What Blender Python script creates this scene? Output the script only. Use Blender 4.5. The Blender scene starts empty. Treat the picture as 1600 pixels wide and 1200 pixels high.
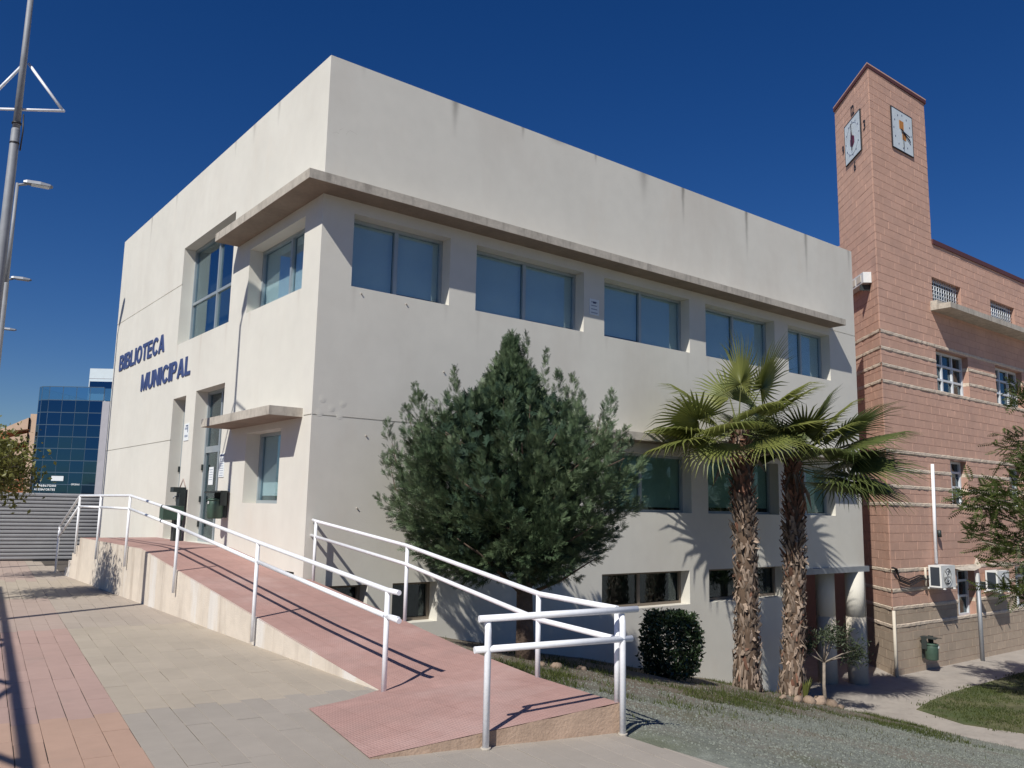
import bpy, math, random
import numpy as np
from mathutils import Matrix, Vector
random.seed(7); rng = np.random.default_rng(7)
S = bpy.context.scene; COL = S.collection
# ---------------------------------------------------------------- camera, sky, sun, exposure
XC, YC = 5.48, 11.95                      # corner of the library in plan
RT = np.array([[0.78453, 0.10614, 0.61073], [-0.61972, 0.10335, 0.77805], [0.01928, -0.98893, 0.14711]])
cam = bpy.data.cameras.new('camera'); co = bpy.data.objects.new('camera', cam); COL.objects.link(co)
M = Matrix.Identity(4)
for r in range(3):
    M[r][0], M[r][1], M[r][2] = RT[r][0], -RT[r][1], -RT[r][2]
M.translation = (0, 0, 1.65)
co.matrix_world = M
cam.sensor_width = 36; cam.lens = 36*1306/1600; cam.clip_start = .05; cam.clip_end = 6000
S.camera = co
SUN = Vector((2.2, 1.0, -2.42)).normalized()          # the way the light travels
el = math.asin(-SUN.z); az = math.atan2(-SUN.x, -SUN.y)  # towards the sun
w = bpy.data.worlds.new('World'); S.world = w; w.use_nodes = True
nt = w.node_tree; bg = nt.nodes['Background']
sky = nt.nodes.new('ShaderNodeTexSky'); sky.sky_type = 'NISHITA'; sky.sun_disc = False
sky.sun_elevation = el; sky.sun_rotation = az
sky.air_density = 1.0; sky.dust_density = 0.1; sky.ozone_density = 6.0; sky.altitude = 300
hsv = nt.nodes.new('ShaderNodeHueSaturation'); hsv.inputs['Saturation'].default_value = 1.27; hsv.inputs['Hue'].default_value = .514
nt.links.new(sky.outputs[0], hsv.inputs['Color']); nt.links.new(hsv.outputs[0], bg.inputs[0]); bg.inputs[1].default_value = 0.057
sl = bpy.data.lights.new('sun', 'SUN'); so = bpy.data.objects.new('sun', sl); COL.objects.link(so)
sl.energy = 4.4; sl.angle = math.radians(.53); sl.color = (1, .955, .87)
so.rotation_euler = SUN.to_track_quat('-Z', 'Y').to_euler(); so.location = (-20, -8, 25)
S.view_settings.view_transform = 'Standard'; S.view_settings.look = 'None'
S.view_settings.exposure = 0.13; S.view_settings.gamma = 1.0; S.view_settings.use_curve_mapping = False
# ---------------------------------------------------------------- materials
MATS = {}
def mat(name, col, rough=.8, metal=0.0, var=0.0, vscale=3.0, bump=0.0, bscale=60.0, spec=.5, island=0.0, mult=None):
    m = bpy.data.materials.new(name); m.use_nodes = True; N = m.node_tree.nodes; Lk = m.node_tree.links
    b = N['Principled BSDF']; b.inputs['Roughness'].default_value = rough; b.inputs['Metallic'].default_value = metal
    b.inputs['Specular IOR Level'].default_value = spec
    geo = N.new('ShaderNodeNewGeometry'); tc = N.new('ShaderNodeTexCoord')
    rgb = N.new('ShaderNodeRGB'); rgb.outputs[0].default_value = (*col, 1); cur = rgb.outputs[0]
    def scale_by(fac_socket, lo, hi):
        nonlocal cur
        mr = N.new('ShaderNodeMapRange'); mr.inputs['To Min'].default_value = lo; mr.inputs['To Max'].default_value = hi
        Lk.new(fac_socket, mr.inputs['Value'])
        vm = N.new('ShaderNodeVectorMath'); vm.operation = 'SCALE'
        Lk.new(cur, vm.inputs[0]); Lk.new(mr.outputs[0], vm.inputs['Scale']); cur = vm.outputs[0]
    if var > 0:
        for sc, k in ((vscale, 1.0), (vscale*6.3, .6)):
            n = N.new('ShaderNodeTexNoise'); n.inputs['Scale'].default_value = sc; n.inputs['Detail'].default_value = 6
            Lk.new(geo.outputs['Position'], n.inputs['Vector'])
            mr = N.new('ShaderNodeMapRange'); mr.inputs[1].default_value = .3; mr.inputs[2].default_value = .7
            Lk.new(n.outputs[0], mr.inputs[0]); scale_by(mr.outputs[0], 1-var*k, 1+var*k)
    if island > 0:
        oi = N.new('ShaderNodeObjectInfo'); ad = N.new('ShaderNodeMath'); ad.operation = 'ADD'
        Lk.new(geo.outputs['Random Per Island'], ad.inputs[0]); Lk.new(oi.outputs['Random'], ad.inputs[1])
        fr = N.new('ShaderNodeMath'); fr.operation = 'FRACT'; Lk.new(ad.outputs[0], fr.inputs[0])
        scale_by(fr.outputs[0], 1-island, 1+island)
    if bump > 0:
        n = N.new('ShaderNodeTexNoise'); n.inputs['Scale'].default_value = bscale; n.inputs['Detail'].default_value = 4
        Lk.new(geo.outputs['Position'], n.inputs['Vector'])
        bp = N.new('ShaderNodeBump'); bp.inputs['Strength'].default_value = bump; bp.inputs['Distance'].default_value = .02
        Lk.new(n.outputs[0], bp.inputs['Height']); Lk.new(bp.outputs[0], b.inputs['Normal'])
    Lk.new(cur, b.inputs['Base Color'])
    m['cur'] = 1; MATS[name] = m
    return m
def nodes(m): return m.node_tree.nodes, m.node_tree.links, m.node_tree.nodes['Principled BSDF']
def base_socket(m):
    b = m.node_tree.nodes['Principled BSDF']; return b.inputs['Base Color'].links[0].from_socket
def streaks(m, axis, u0s, top, dark=(.12, .11, .10)):
    """water stains that run down from an edge: each (position, half width, length, strength)"""
    N, Lk, b = nodes(m); cur = base_socket(m)
    geo = N.new('ShaderNodeNewGeometry'); sp = N.new('ShaderNodeSeparateXYZ'); Lk.new(geo.outputs['Position'], sp.inputs[0])
    def mth(op, a, c=None):
        n = N.new('ShaderNodeMath'); n.operation = op
        for i, v in enumerate((a, c)):
            if v is None: continue
            if isinstance(v, (int, float)): n.inputs[i].default_value = v
            else: Lk.new(v, n.inputs[i])
        return n.outputs[0]
    wob = N.new('ShaderNodeTexNoise'); wob.inputs['Scale'].default_value = 5; Lk.new(geo.outputs['Position'], wob.inputs['Vector'])
    uu = mth('ADD', sp.outputs[axis], mth('MULTIPLY', mth('SUBTRACT', wob.outputs[0], .5), .05))
    acc = None
    for u0, hw, ln, st in u0s:
        d = mth('DIVIDE', mth('SUBTRACT', uu, u0), hw)
        dep = mth('DIVIDE', mth('SUBTRACT', top, sp.outputs[2]), ln)
        fall = mth('MAXIMUM', mth('SUBTRACT', 1, dep), 0)
        wd = mth('MULTIPLY', d, mth('ADD', 1, mth('MULTIPLY', dep, .8)))
        g = mth('POWER', 2.718, mth('MULTIPLY', mth('MULTIPLY', wd, wd), -1))
        f = mth('MULTIPLY', mth('MULTIPLY', mth('MULTIPLY', g, mth('POWER', fall, 1.4)), st), mth('LESS_THAN', sp.outputs[2], top+.001))
        acc = f if acc is None else mth('MAXIMUM', acc, f)
    mx = N.new('ShaderNodeMix'); mx.data_type = 'RGBA'; Lk.new(acc, mx.inputs[0]); Lk.new(cur, mx.inputs[6]); mx.inputs[7].default_value = (*dark, 1)
    Lk.new(mx.outputs[2], b.inputs['Base Color'])
def dirt(m, col, scale, lo, hi, amt, stretch=(1, 1, 1)):
    """patches of another colour with a shape of their own (noise)"""
    N, Lk, b = nodes(m); cur = base_socket(m)
    geo = N.new('ShaderNodeNewGeometry'); mp = N.new('ShaderNodeVectorMath'); mp.operation = 'MULTIPLY'; mp.inputs[1].default_value = stretch
    Lk.new(geo.outputs['Position'], mp.inputs[0])
    n = N.new('ShaderNodeTexNoise'); n.inputs['Scale'].default_value = scale; n.inputs['Detail'].default_value = 7; n.inputs['Roughness'].default_value = .62
    Lk.new(mp.outputs[0], n.inputs['Vector'])
    mr = N.new('ShaderNodeMapRange'); mr.inputs[1].default_value = lo; mr.inputs[2].default_value = hi; mr.inputs[3].default_value = 0; mr.inputs[4].default_value = amt
    Lk.new(n.outputs[0], mr.inputs[0])
    mx = N.new('ShaderNodeMix'); mx.data_type = 'RGBA'; Lk.new(mr.outputs[0], mx.inputs[0]); Lk.new(cur, mx.inputs[6]); mx.inputs[7].default_value = (*col, 1)
    Lk.new(mx.outputs[2], b.inputs['Base Color'])
def leafmat(name, col, col2, trans=.25, rough=.55, spec=.4):
    m = bpy.data.materials.new(name); m.use_nodes = True; N = m.node_tree.nodes; Lk = m.node_tree.links
    b = N['Principled BSDF']; b.inputs['Roughness'].default_value = rough; b.inputs['Specular IOR Level'].default_value = spec
    geo = N.new('ShaderNodeNewGeometry'); mx = N.new('ShaderNodeMix'); mx.data_type = 'RGBA'
    n = N.new('ShaderNodeTexNoise'); n.inputs['Scale'].default_value = 1.7; Lk.new(geo.outputs['Position'], n.inputs['Vector'])
    ad = N.new('ShaderNodeMath'); ad.operation = 'MULTIPLY_ADD'; ad.inputs[1].default_value = .6
    Lk.new(geo.outputs['Random Per Island'], ad.inputs[0])
    sb = N.new('ShaderNodeMath'); sb.operation = 'MULTIPLY_ADD'; sb.inputs[1].default_value = 1.6; sb.inputs[2].default_value = -.6
    Lk.new(n.outputs[0], sb.inputs[0]); Lk.new(sb.outputs[0], ad.inputs[2])
    Lk.new(ad.outputs[0], mx.inputs[0]); mx.inputs[6].default_value = (*col, 1); mx.inputs[7].default_value = (*col2, 1)
    Lk.new(mx.outputs[2], b.inputs['Base Color'])
    tr = N.new('ShaderNodeBsdfTranslucent'); Lk.new(mx.outputs[2], tr.inputs[0])
    ms = N.new('ShaderNodeMixShader'); ms.inputs[0].default_value = trans
    Lk.new(b.outputs[0], ms.inputs[1]); Lk.new(tr.outputs[0], ms.inputs[2]); Lk.new(ms.outputs[0], N['Material Output'].inputs[0])
    MATS[name] = m; return m
def glassmat(name, tint, refl, rcol=(.8, .9, 1.0), rough=.02):
    m = bpy.data.materials.new(name); m.use_nodes = True; N = m.node_tree.nodes; Lk = m.node_tree.links
    N.remove(N['Principled BSDF'])
    t = N.new('ShaderNodeBsdfTransparent'); t.inputs[0].default_value = (*tint, 1)
    g = N.new('ShaderNodeBsdfGlossy'); g.inputs['Color'].default_value = (*rcol, 1); g.inputs['Roughness'].default_value = rough
    lw = N.new('ShaderNodeLayerWeight'); lw.inputs[0].default_value = .5
    fz = N.new('ShaderNodeMath'); fz.operation = 'POWER'; fz.inputs[1].default_value = 4.5; Lk.new(lw.outputs['Facing'], fz.inputs[0])
    a = N.new('ShaderNodeMath'); a.operation = 'ADD'; a.use_clamp = True; a.inputs[1].default_value = refl; Lk.new(fz.outputs[0], a.inputs[0])
    geo = N.new('ShaderNodeNewGeometry'); n = N.new('ShaderNodeTexNoise'); n.inputs['Scale'].default_value = .9; Lk.new(geo.outputs['Position'], n.inputs['Vector'])
    bp = N.new('ShaderNodeBump'); bp.inputs['Strength'].default_value = .04; bp.inputs['Distance'].default_value = .05; Lk.new(n.outputs[0], bp.inputs['Height']); Lk.new(bp.outputs[0], g.inputs['Normal'])
    ms = N.new('ShaderNodeMixShader'); Lk.new(a.outputs[0], ms.inputs[0]); Lk.new(t.outputs[0], ms.inputs[1]); Lk.new(g.outputs[0], ms.inputs[2])
    Lk.new(ms.outputs[0], N['Material Output'].inputs[0]); MATS[name] = m; return m

TOPZ = 8.95
stucco = mat('stucco', (.67, .652, .592), .9, var=.035, vscale=.6, bump=.12, bscale=90)
dirt(stucco, (.52, .47, .41), .55, .5, .75, .35, (1, 1, .35))
streaks(stucco, 0, [(XC+2.47, .075, .75, .62), (XC+4.05, .04, .3, .5), (XC+4.95, .25, .12, .35), (XC+6.0, .035, .25, .5), (XC+7.45, .13, .8, .5), (XC+8.75, .055, 1.0, .75),
                    (XC+11.1, .06, 1.35, .75), (XC+13.65, .07, 1.5, .62), (XC+15.75, .06, .9, .4), (XC+.6, .05, .3, .12)], TOPZ)
streaks(stucco, 1, [(YC+2.1, .06, .55, .4), (YC+3.3, .07, .5, .35), (YC+4.3, .05, .45, .35), (YC+8.2, .07, .55, .35), (YC+10.3, .05, .95, .55)], TOPZ)
dirt(stucco, (.60, .47, .35), 1.1, .58, .8, .16, (1, 1, .5))
streaks(stucco, 0, [(XC+a_, .05, l_, .2) for a_, l_ in ((.62, .7), (2.4, .5), (3.1, .9), (5.6, .6), (6.32, .55), (8.85, .8), (9.55, .6))], 5.15, (.33, .30, .26))
streaks(stucco, 1, [(YC+a_, .06, l_, .22) for a_, l_ in ((4.1, .9), (5.6, 1.2), (7.2, .7), (2.9, .5), (.75, .4))], 5.13, (.42, .32, .25))
concrete = mat('concrete', (.47, .43, .37), .92, var=.14, vscale=2.2, bump=.3, bscale=45)
dirt(concrete, (.2, .18, .155), 7, .5, .66, .5, (1, 1, .25))
soffit_m = mat('shaded_soffit', (.25, .20, .16), .95, var=.12, vscale=2, bump=.2, bscale=40)  # underside shade deepened in the colour, on top of assumed weathering
rampwall = mat('ramp_wall', (.63, .56, .475), .9, var=.08, vscale=1.2, bump=.25, bscale=60)
dirt(rampwall, (.30, .24, .19), 3.2, .52, .72, .7, (1, 1, .12))
dirt(rampwall, (.70, .68, .65), 1.3, .55, .62, .7, (1, 1, .2))
endwall = mat('end_wall', (.43, .31, .23), .92, var=.14, vscale=3, bump=.3, bscale=50)
dirt(endwall, (.24, .16, .11), 4, .52, .7, .5, (1, 1, .4))
frame_alu = mat('aluminium', (.36, .41, .44), .45, .4, var=.05)
frame_w = mat('window_frame_white', (.62, .66, .70), .45, var=.04)
brown_frame = mat('brown_frame', (.20, .165, .13), .6)
glass = glassmat('glass', (.80, .86, .88), .11, (.72, .90, 1.0))
glass_dark = glassmat('glass_lower', (.62, .72, .69), .05)
blind = mat('blind', (.80, .86, .84), .9, var=.03)
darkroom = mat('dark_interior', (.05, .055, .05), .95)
white_paint = mat('white_paint', (.84, .86, .90), .32, var=.05, vscale=9, bump=.05, bscale=40)
dirt(white_paint, (.45, .36, .28), 24, .68, .74, .6)
blue_letter = mat('blue_letter', (.045, .07, .19), .55)
green_metal = mat('green_metal', (.055, .10, .075), .45, .1, var=.12, vscale=9)
dark_metal = mat('dark_metal', (.035, .045, .045), .5, .2, var=.1)
galv = mat('galvanised', (.33, .35, .38), .55, .45, var=.08, vscale=4)
pole_paint = mat('grey_pole', (.27, .285, .31), .62, .1, var=.1, vscale=5)
paper = mat('paper', (.74, .78, .80), .8, var=.04, vscale=20)
ink = mat('ink', (.06, .08, .16), .7)
ink_soft = mat('ink_soft', (.30, .34, .42), .8)
red_mark = mat('red_mark', (.45, .17, .13), .8)
# pink ramp tiles with fine ribs
ramp_tile = mat('ramp_tile', (.405, .246, .216), .85, var=.08, vscale=1.5)
def ribs(m):
    N, Lk, b = nodes(m); geo = N.new('ShaderNodeNewGeometry')
    hs = []
    for prof, sc in (('X', 26), ('Y', 13)):
        wv = N.new('ShaderNodeTexWave'); wv.bands_direction = prof; wv.inputs['Scale'].default_value = sc/2; wv.inputs['Distortion'].default_value = .15
        Lk.new(geo.outputs['Position'], wv.inputs['Vector']); hs.append(wv.outputs['Fac'])
    mn = N.new('ShaderNodeMath'); mn.operation = 'MULTIPLY'; Lk.new(hs[0], mn.inputs[0]); Lk.new(hs[1], mn.inputs[1])
    bk = N.new('ShaderNodeTexBrick'); bk.offset = 0; bk.inputs['Scale'].default_value = 1; bk.inputs['Brick Width'].default_value = .3; bk.inputs['Row Height'].default_value = .3
    bk.inputs['Mortar Size'].default_value = .004; bk.inputs['Color1'].default_value = (1, 1, 1, 1); bk.inputs['Color2'].default_value = (.93, .93, .93, 1); bk.inputs['Mortar'].default_value = (.78, .74, .72, 1)
    Lk.new(geo.outputs['Position'], bk.inputs['Vector'])
    cur = base_socket(m); mu = N.new('ShaderNodeMix'); mu.data_type = 'RGBA'; mu.blend_type = 'MULTIPLY'; mu.inputs[0].default_value = .8
    Lk.new(cur, mu.inputs[6]); Lk.new(bk.outputs[0], mu.inputs[7]); Lk.new(mu.outputs[2], b.inputs['Base Color'])
    bp = N.new('ShaderNodeBump'); bp.inputs['Strength'].default_value = .45; bp.inputs['Distance'].default_value = .006
    Lk.new(mn.outputs[0], bp.inputs['Height']); Lk.new(bp.outputs[0], b.inputs['Normal'])
ribs(ramp_tile); dirt(ramp_tile, (.33, .22, .195), 2.2, .5, .72, .55); dirt(ramp_tile, (.55, .40, .37), .9, .5, .7, .4)
pv_orange = mat('paver_orange', (.43, .285, .215), .9, var=.05, vscale=1.3, bump=.12, bscale=120, island=.05)
pv_pink = mat('paver_pink', (.405, .278, .24), .9, var=.05, vscale=1.3, bump=.12, bscale=120, island=.045)
pv_beige = mat('paver_beige', (.395, .342, .275), .9, var=.05, vscale=1.1, bump=.12, bscale=120, island=.035)
pv_tan = mat('paver_tan', (.375, .322, .272), .9, var=.05, vscale=1.1, bump=.12, bscale=120, island=.035)
pv_tanpink = mat('paver_tan_pink', (.385, .30, .258), .9, var=.05, vscale=1.1, bump=.12, bscale=120, island=.035)
pv_grey = mat('paver_grey', (.335, .30, .26), .9, var=.05, vscale=1.1, bump=.12, bscale=120, island=.04)
for m_ in (pv_orange, pv_pink, pv_beige, pv_grey, pv_tan, pv_tanpink): dirt(m_, (.25, .22, .19), 1.4, .58, .8, .35); dirt(m_, (.13, .11, .10), 30, .70, .76, .5)
bedding = mat('bedding', (.08, .068, .058), .95, var=.12, vscale=6)
pave_low = mat('lower_paving', (.36, .325, .29), .92, var=.08, vscale=2, bump=.25, bscale=20)
dirt(pave_low, (.2, .17, .15), 3, .52, .7, .4)
gravel_m = mat('gravel_ground', (.19, .205, .175), .95, var=.22, vscale=9, bump=.7, bscale=70)
dirt(gravel_m, (.21, .155, .11), .55, .50, .66, .5); dirt(gravel_m, (.10, .115, .055), .75, .52, .66, .55)
def soil_band(m):
    N, Lk, b = nodes(m); cur = base_socket(m); geo = N.new('ShaderNodeNewGeometry'); sp = N.new('ShaderNodeSeparateXYZ'); Lk.new(geo.outputs['Position'], sp.inputs[0])
    n = N.new('ShaderNodeTexNoise'); n.inputs['Scale'].default_value = .9; n.inputs['Detail'].default_value = 6; Lk.new(geo.outputs['Position'], n.inputs['Vector'])
    a = N.new('ShaderNodeMath'); a.operation = 'MULTIPLY_ADD'; a.inputs[1].default_value = 3.2; Lk.new(n.outputs[0], a.inputs[0]); Lk.new(sp.outputs[1], a.inputs[2])
    mr = N.new('ShaderNodeMapRange'); mr.inputs[1].default_value = 8.2; mr.inputs[2].default_value = 9.4; mr.inputs[4].default_value = .85; Lk.new(a.outputs[0], mr.inputs[0])
    mx = N.new('ShaderNodeMix'); mx.data_type = 'RGBA'; Lk.new(mr.outputs[0], mx.inputs[0]); Lk.new(cur, mx.inputs[6]); mx.inputs[7].default_value = (.15, .115, .085, 1); Lk.new(mx.outputs[2], b.inputs['Base Color'])
soil_band(gravel_m)
lawn_m = mat('lawn_soil', (.105, .105, .05), .95, var=.3, vscale=4)
dirt(lawn_m, (.06, .085, .025), 1.2, .42, .6, .9)
earth = mat('earth', (.21, .18, .15), .95, var=.15, vscale=.1)
pinkblock = mat('pink_block', (.585, .362, .275), .92, var=.06, vscale=1.2, bump=.3, bscale=40, island=.035)
dirt(pinkblock, (.46, .30, .245), .8, .45, .7, .5)
pinkmortar = mat('pink_mortar', (.44, .27, .21), .95, var=.05)
tanblock = mat('tan_block', (.42, .335, .255), .92, var=.07, vscale=1.2, bump=.3, bscale=40, island=.03)
tanmortar = mat('tan_mortar', (.27, .21, .165), .95)
bandstone = mat('band_stone', (.62, .52, .42), .95, var=.12, vscale=14, bump=.8, bscale=26)
maroon = mat('maroon_coping', (.10, .035, .035), .6)
cream = mat('cream', (.60, .545, .46), .85, var=.05)
clockwhite = mat('clock_panel', (.66, .73, .76), .35, var=.06, vscale=3)
maroon_mark = mat('maroon_mark', (.15, .03, .07), .5)
orange_mark = mat('orange_mark', (.62, .27, .05), .5)
black = mat('black_paint', (.02, .02, .025), .5)
fan_dark = mat('fan_dark', (.03, .04, .055), .6)
ac_white = mat('ac_white', (.70, .72, .72), .5, var=.05)
bark_con = mat('bark_conifer', (.115, .08, .06), .95, var=.25, vscale=12, bump=.8, bscale=30)
bark_grey = mat('bark_grey', (.26, .22, .18), .95, var=.2, vscale=12, bump=.6, bscale=40)
palm_boot = mat('palm_boot', (.265, .20, .155), .9, var=.2, vscale=8, island=.45)
palm_boot_r = mat('palm_boot_red', (.175, .085, .055), .85, var=.2, vscale=8, island=.4)
palm_core = mat('palm_core', (.12, .08, .055), .95, var=.2, vscale=10)
leaf_con = leafmat('conifer_leaf', (.036, .074, .036), (.135, .185, .095), .10, .5, .35)
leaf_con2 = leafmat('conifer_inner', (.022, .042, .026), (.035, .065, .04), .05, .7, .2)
leaf_palm = leafmat('palm_leaf', (.115, .145, .036), (.235, .25, .07), .3, .42, .5)
leaf_palm_d = leafmat('palm_leaf_dark', (.058, .085, .027), (.13, .155, .048), .25, .42, .5)
leaf_shrub = leafmat('shrub_leaf', (.016, .034, .014), (.04, .065, .025), .1, .35, .5)
leaf_olive = leafmat('olive_leaf', (.03, .046, .024), (.075, .095, .052), .15, .5, .4)
leaf_street = leafmat('street_leaf', (.085, .095, .018), (.20, .20, .05), .25, .45, .5)
leaf_feather = leafmat('feather_leaf', (.045, .072, .018), (.10, .125, .028), .3, .5, .35)
leaf_grass = leafmat('grass_blade', (.04, .062, .014), (.10, .115, .032), .25, .6, .3)
leaf_dry = leafmat('dry_blade', (.075, .072, .04), (.12, .115, .075), .2, .7, .2)
petiole_m = leafmat('petiole', (.13, .16, .05), (.17, .17, .07), .05)
stone_m = mat('garden_stone', (.27, .20, .15), .92, var=.2, vscale=9, bump=.5, bscale=30, island=.25)
pebble_m = mat('pebble', (.185, .20, .17), .92, island=.4)
fence_m = mat('fence_steel', (.29, .295, .31), .5, .3, var=.06, vscale=2)
fence_d = mat('fence_gap', (.16, .16, .17), .7)
bglass = glassmat('blue_glass', (.02, .05, .09), .27, (.13, .33, .62))
bglass2 = glassmat('pale_glass', (.10, .2, .28), .5, (.5, .75, .88))
bdark = mat('office_inside', (.03, .045, .06), .9)
bmull = mat('mullion', (.055, .10, .15), .5)
panel_w = mat('panel_white', (.62, .70, .74), .5, var=.04, vscale=.6)
panel_g = mat('panel_grey', (.40, .39, .42), .6, var=.05)
peach = mat('peach_render', (.52, .37, .27), .9, var=.05)
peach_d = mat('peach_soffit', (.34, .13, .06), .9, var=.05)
# ---------------------------------------------------------------- mesh helpers
def link(name, me, parent=None, loc=None):
    o = bpy.data.objects.new(name, me); COL.objects.link(o)
    if parent is not None:
        o.parent = parent
        if loc is None and parent.parent is None: loc = -parent.location     # meshes are written in world coordinates
    if loc is not None: o.location = loc
    return o
def tag(o, label=None, cat=None, group=None, kind=None):
    if label: o['label'] = label
    if cat: o['category'] = cat
    if group: o['group'] = group
    if kind: o['kind'] = kind
    return o
def thing(name, label, cat, loc=(0, 0, 0), group=None):
    return tag(link(name, None, None, loc), label, cat, group)
def fast_mesh(name, V, F, mats, idx=None, smooth=False):
    V = np.asarray(V, np.float32).reshape(-1, 3); F = np.asarray(F, np.int32); k = F.shape[1]
    me = bpy.data.meshes.new(name); me.vertices.add(len(V)); me.vertices.foreach_set('co', V.ravel())
    me.loops.add(F.size); me.loops.foreach_set('vertex_index', F.ravel()); me.polygons.add(len(F))
    me.polygons.foreach_set('loop_start', np.arange(0, F.size, k, dtype=np.int32))
    try: me.polygons.foreach_set('loop_total', np.full(len(F), k, np.int32))
    except Exception: pass
    for m_ in mats: me.materials.append(m_)
    if idx is not None: me.polygons.foreach_set('material_index', np.asarray(idx, np.int32))
    if smooth: me.polygons.foreach_set('use_smooth', np.ones(len(F), bool))
    me.update(calc_edges=True); return me
class MB:
    def __init__(s): s.v = []; s.f = []; s.mi = []; s.sm = []; s.cur = 0
    def add(s, V, F, smooth=False):
        b = len(s.v); s.v += [tuple(map(float, p)) for p in V]
        for f in F: s.f.append(tuple(i+b for i in f)); s.mi.append(s.cur); s.sm.append(smooth)
        return s
    def box(s, lo, hi):
        x0, y0, z0 = lo; x1, y1, z1 = hi
        return s.add([(x0,y0,z0),(x1,y0,z0),(x1,y1,z0),(x0,y1,z0),(x0,y0,z1),(x1,y0,z1),(x1,y1,z1),(x0,y1,z1)],
                     [(3,2,1,0),(4,5,6,7),(0,1,5,4),(1,2,6,5),(2,3,7,6),(3,0,4,7)])
    def obox(s, c, ax, ay, az):
        c, ax, ay, az = (np.array(q, float) for q in (c, ax, ay, az)); V = []
        for k in (-1, 1):
            for i, j in ((-1,-1),(1,-1),(1,1),(-1,1)): V.append(c+ax*i+ay*j+az*k)
        return s.add(V, [(3,2,1,0),(4,5,6,7),(0,1,5,4),(1,2,6,5),(2,3,7,6),(3,0,4,7)])
    def quad(s, *p): return s.add(p, [tuple(range(len(p)))])
    def prism(s, poly, z0, z1):
        n = len(poly); V = [(x, y, z0) for x, y in poly]+[(x, y, z1) for x, y in poly]
        F = [tuple(range(n-1, -1, -1)), tuple(range(n, 2*n))]+[(i, (i+1) % n, n+(i+1) % n, n+i) for i in range(n)]
        return s.add(V, F)
    def tube(s, pts, r, n=10, cap=True):
        pts = [np.array(p, float) for p in pts]; rr = r if isinstance(r, (list, tuple, np.ndarray)) else [r]*len(pts)
        V = []; F = []; t0 = None
        for i, p in enumerate(pts):
            a = pts[min(i+1, len(pts)-1)]-pts[max(i-1, 0)]; a /= np.linalg.norm(a)+1e-9
            if t0 is None:
                up = np.array([0, 0, 1.]) if abs(a[2]) < .9 else np.array([1., 0, 0]); u = np.cross(up, a)
            else: u = t0-a*(t0@a)
            u /= np.linalg.norm(u)+1e-9; t0 = u; w_ = np.cross(a, u)
            for k in range(n): V.append(p+rr[i]*(u*math.cos(2*math.pi*k/n)+w_*math.sin(2*math.pi*k/n)))
        for i in range(len(pts)-1):
            for k in range(n): F.append((i*n+k, i*n+(k+1) % n, (i+1)*n+(k+1) % n, (i+1)*n+k))
        s.add(V, F, True)
        if cap:
            b = len(s.v)-len(V)
            for base, rev in ((0, True), ((len(pts)-1)*n, False)):
                q = [b+base+k for k in range(n)]; s.f.append(tuple(q[::-1] if rev else q)); s.mi.append(s.cur); s.sm.append(False)
        return s
    def mesh(s, name, mats):
        me = bpy.data.meshes.new(name); me.from_pydata(s.v, [], s.f)
        for m_ in (mats if isinstance(mats, (list, tuple)) else [mats]): me.materials.append(m_)
        me.polygons.foreach_set('material_index', s.mi); me.polygons.foreach_set('use_smooth', s.sm); me.update(); return me
    def build(s, name, mats, parent=None, loc=None): return link(name, s.mesh(name, mats), parent, loc)
def wall(mb, P, U, Vv, Nn, rect, holes):
    """face in the plane P+u*U+v*Vv with recessed openings (u0,u1,v0,v1,depth,back?)"""
    P, U, Vv, Nn = (np.array(q, float) for q in (P, U, Vv, Nn))
    us = sorted({rect[0], rect[1]} | {h[i] for h in holes for i in (0, 1)}); vs = sorted({rect[2], rect[3]} | {h[i] for h in holes for i in (2, 3)})
    us = [u for u in us if rect[0]-1e-6 <= u <= rect[1]+1e-6]; vs = [v for v in vs if rect[2]-1e-6 <= v <= rect[3]+1e-6]
    at = lambda u, v, d=0: P+u*U+v*Vv-d*Nn
    for a, b in zip(us, us[1:]):
        for c, d in zip(vs, vs[1:]):
            um, vm = (a+b)/2, (c+d)/2
            if any(h[0] < um < h[1] and h[2] < vm < h[3] for h in holes): continue
            mb.quad(at(a, c), at(b, c), at(b, d), at(a, d))
    for u0, u1, v0, v1, dp, back in holes:
        mb.quad(at(u0, v0), at(u0, v1), at(u0, v1, dp), at(u0, v0, dp)); mb.quad(at(u1, v0), at(u1, v0, dp), at(u1, v1, dp), at(u1, v1))
        mb.quad(at(u0, v1), at(u1, v1), at(u1, v1, dp), at(u0, v1, dp)); mb.quad(at(u0, v0), at(u0, v0, dp), at(u1, v0, dp), at(u1, v0))
        if back: mb.quad(at(u0, v0, dp), at(u1, v0, dp), at(u1, v1, dp), at(u0, v1, dp))
def bars(mb, P, U, Vv, Nn, u0, u1, v0, v1, w_=.05, t=.06, us=(), vs=()):
    """window frame of butted bars; us, vs = inner mullions (position, width)"""
    P, U, Vv, Nn = (np.array(q, float) for q in (P, U, Vv, Nn))
    def bar(a, b, c, d, tt):
        mb.obox(P+(a+b)/2*U+(c+d)/2*Vv+Nn*tt/2, U*(b-a)/2, Vv*(d-c)/2, Nn*tt/2)
    bar(u0, u0+w_, v0, v1, t); bar(u1-w_, u1, v0, v1, t); bar(u0+w_, u1-w_, v0, v0+w_, t); bar(u0+w_, u1-w_, v1-w_, v1, t)
    for p, ww in us: bar(p-ww/2, p+ww/2, v0+w_, v1-w_, t*.9)
    for p, ww in vs: bar(u0+w_, u1-w_, p-ww/2, p+ww/2, t*.8)
ex, ey, ez = np.array([1., 0, 0]), np.array([0, 1., 0]), np.array([0, 0, 1.])

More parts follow.
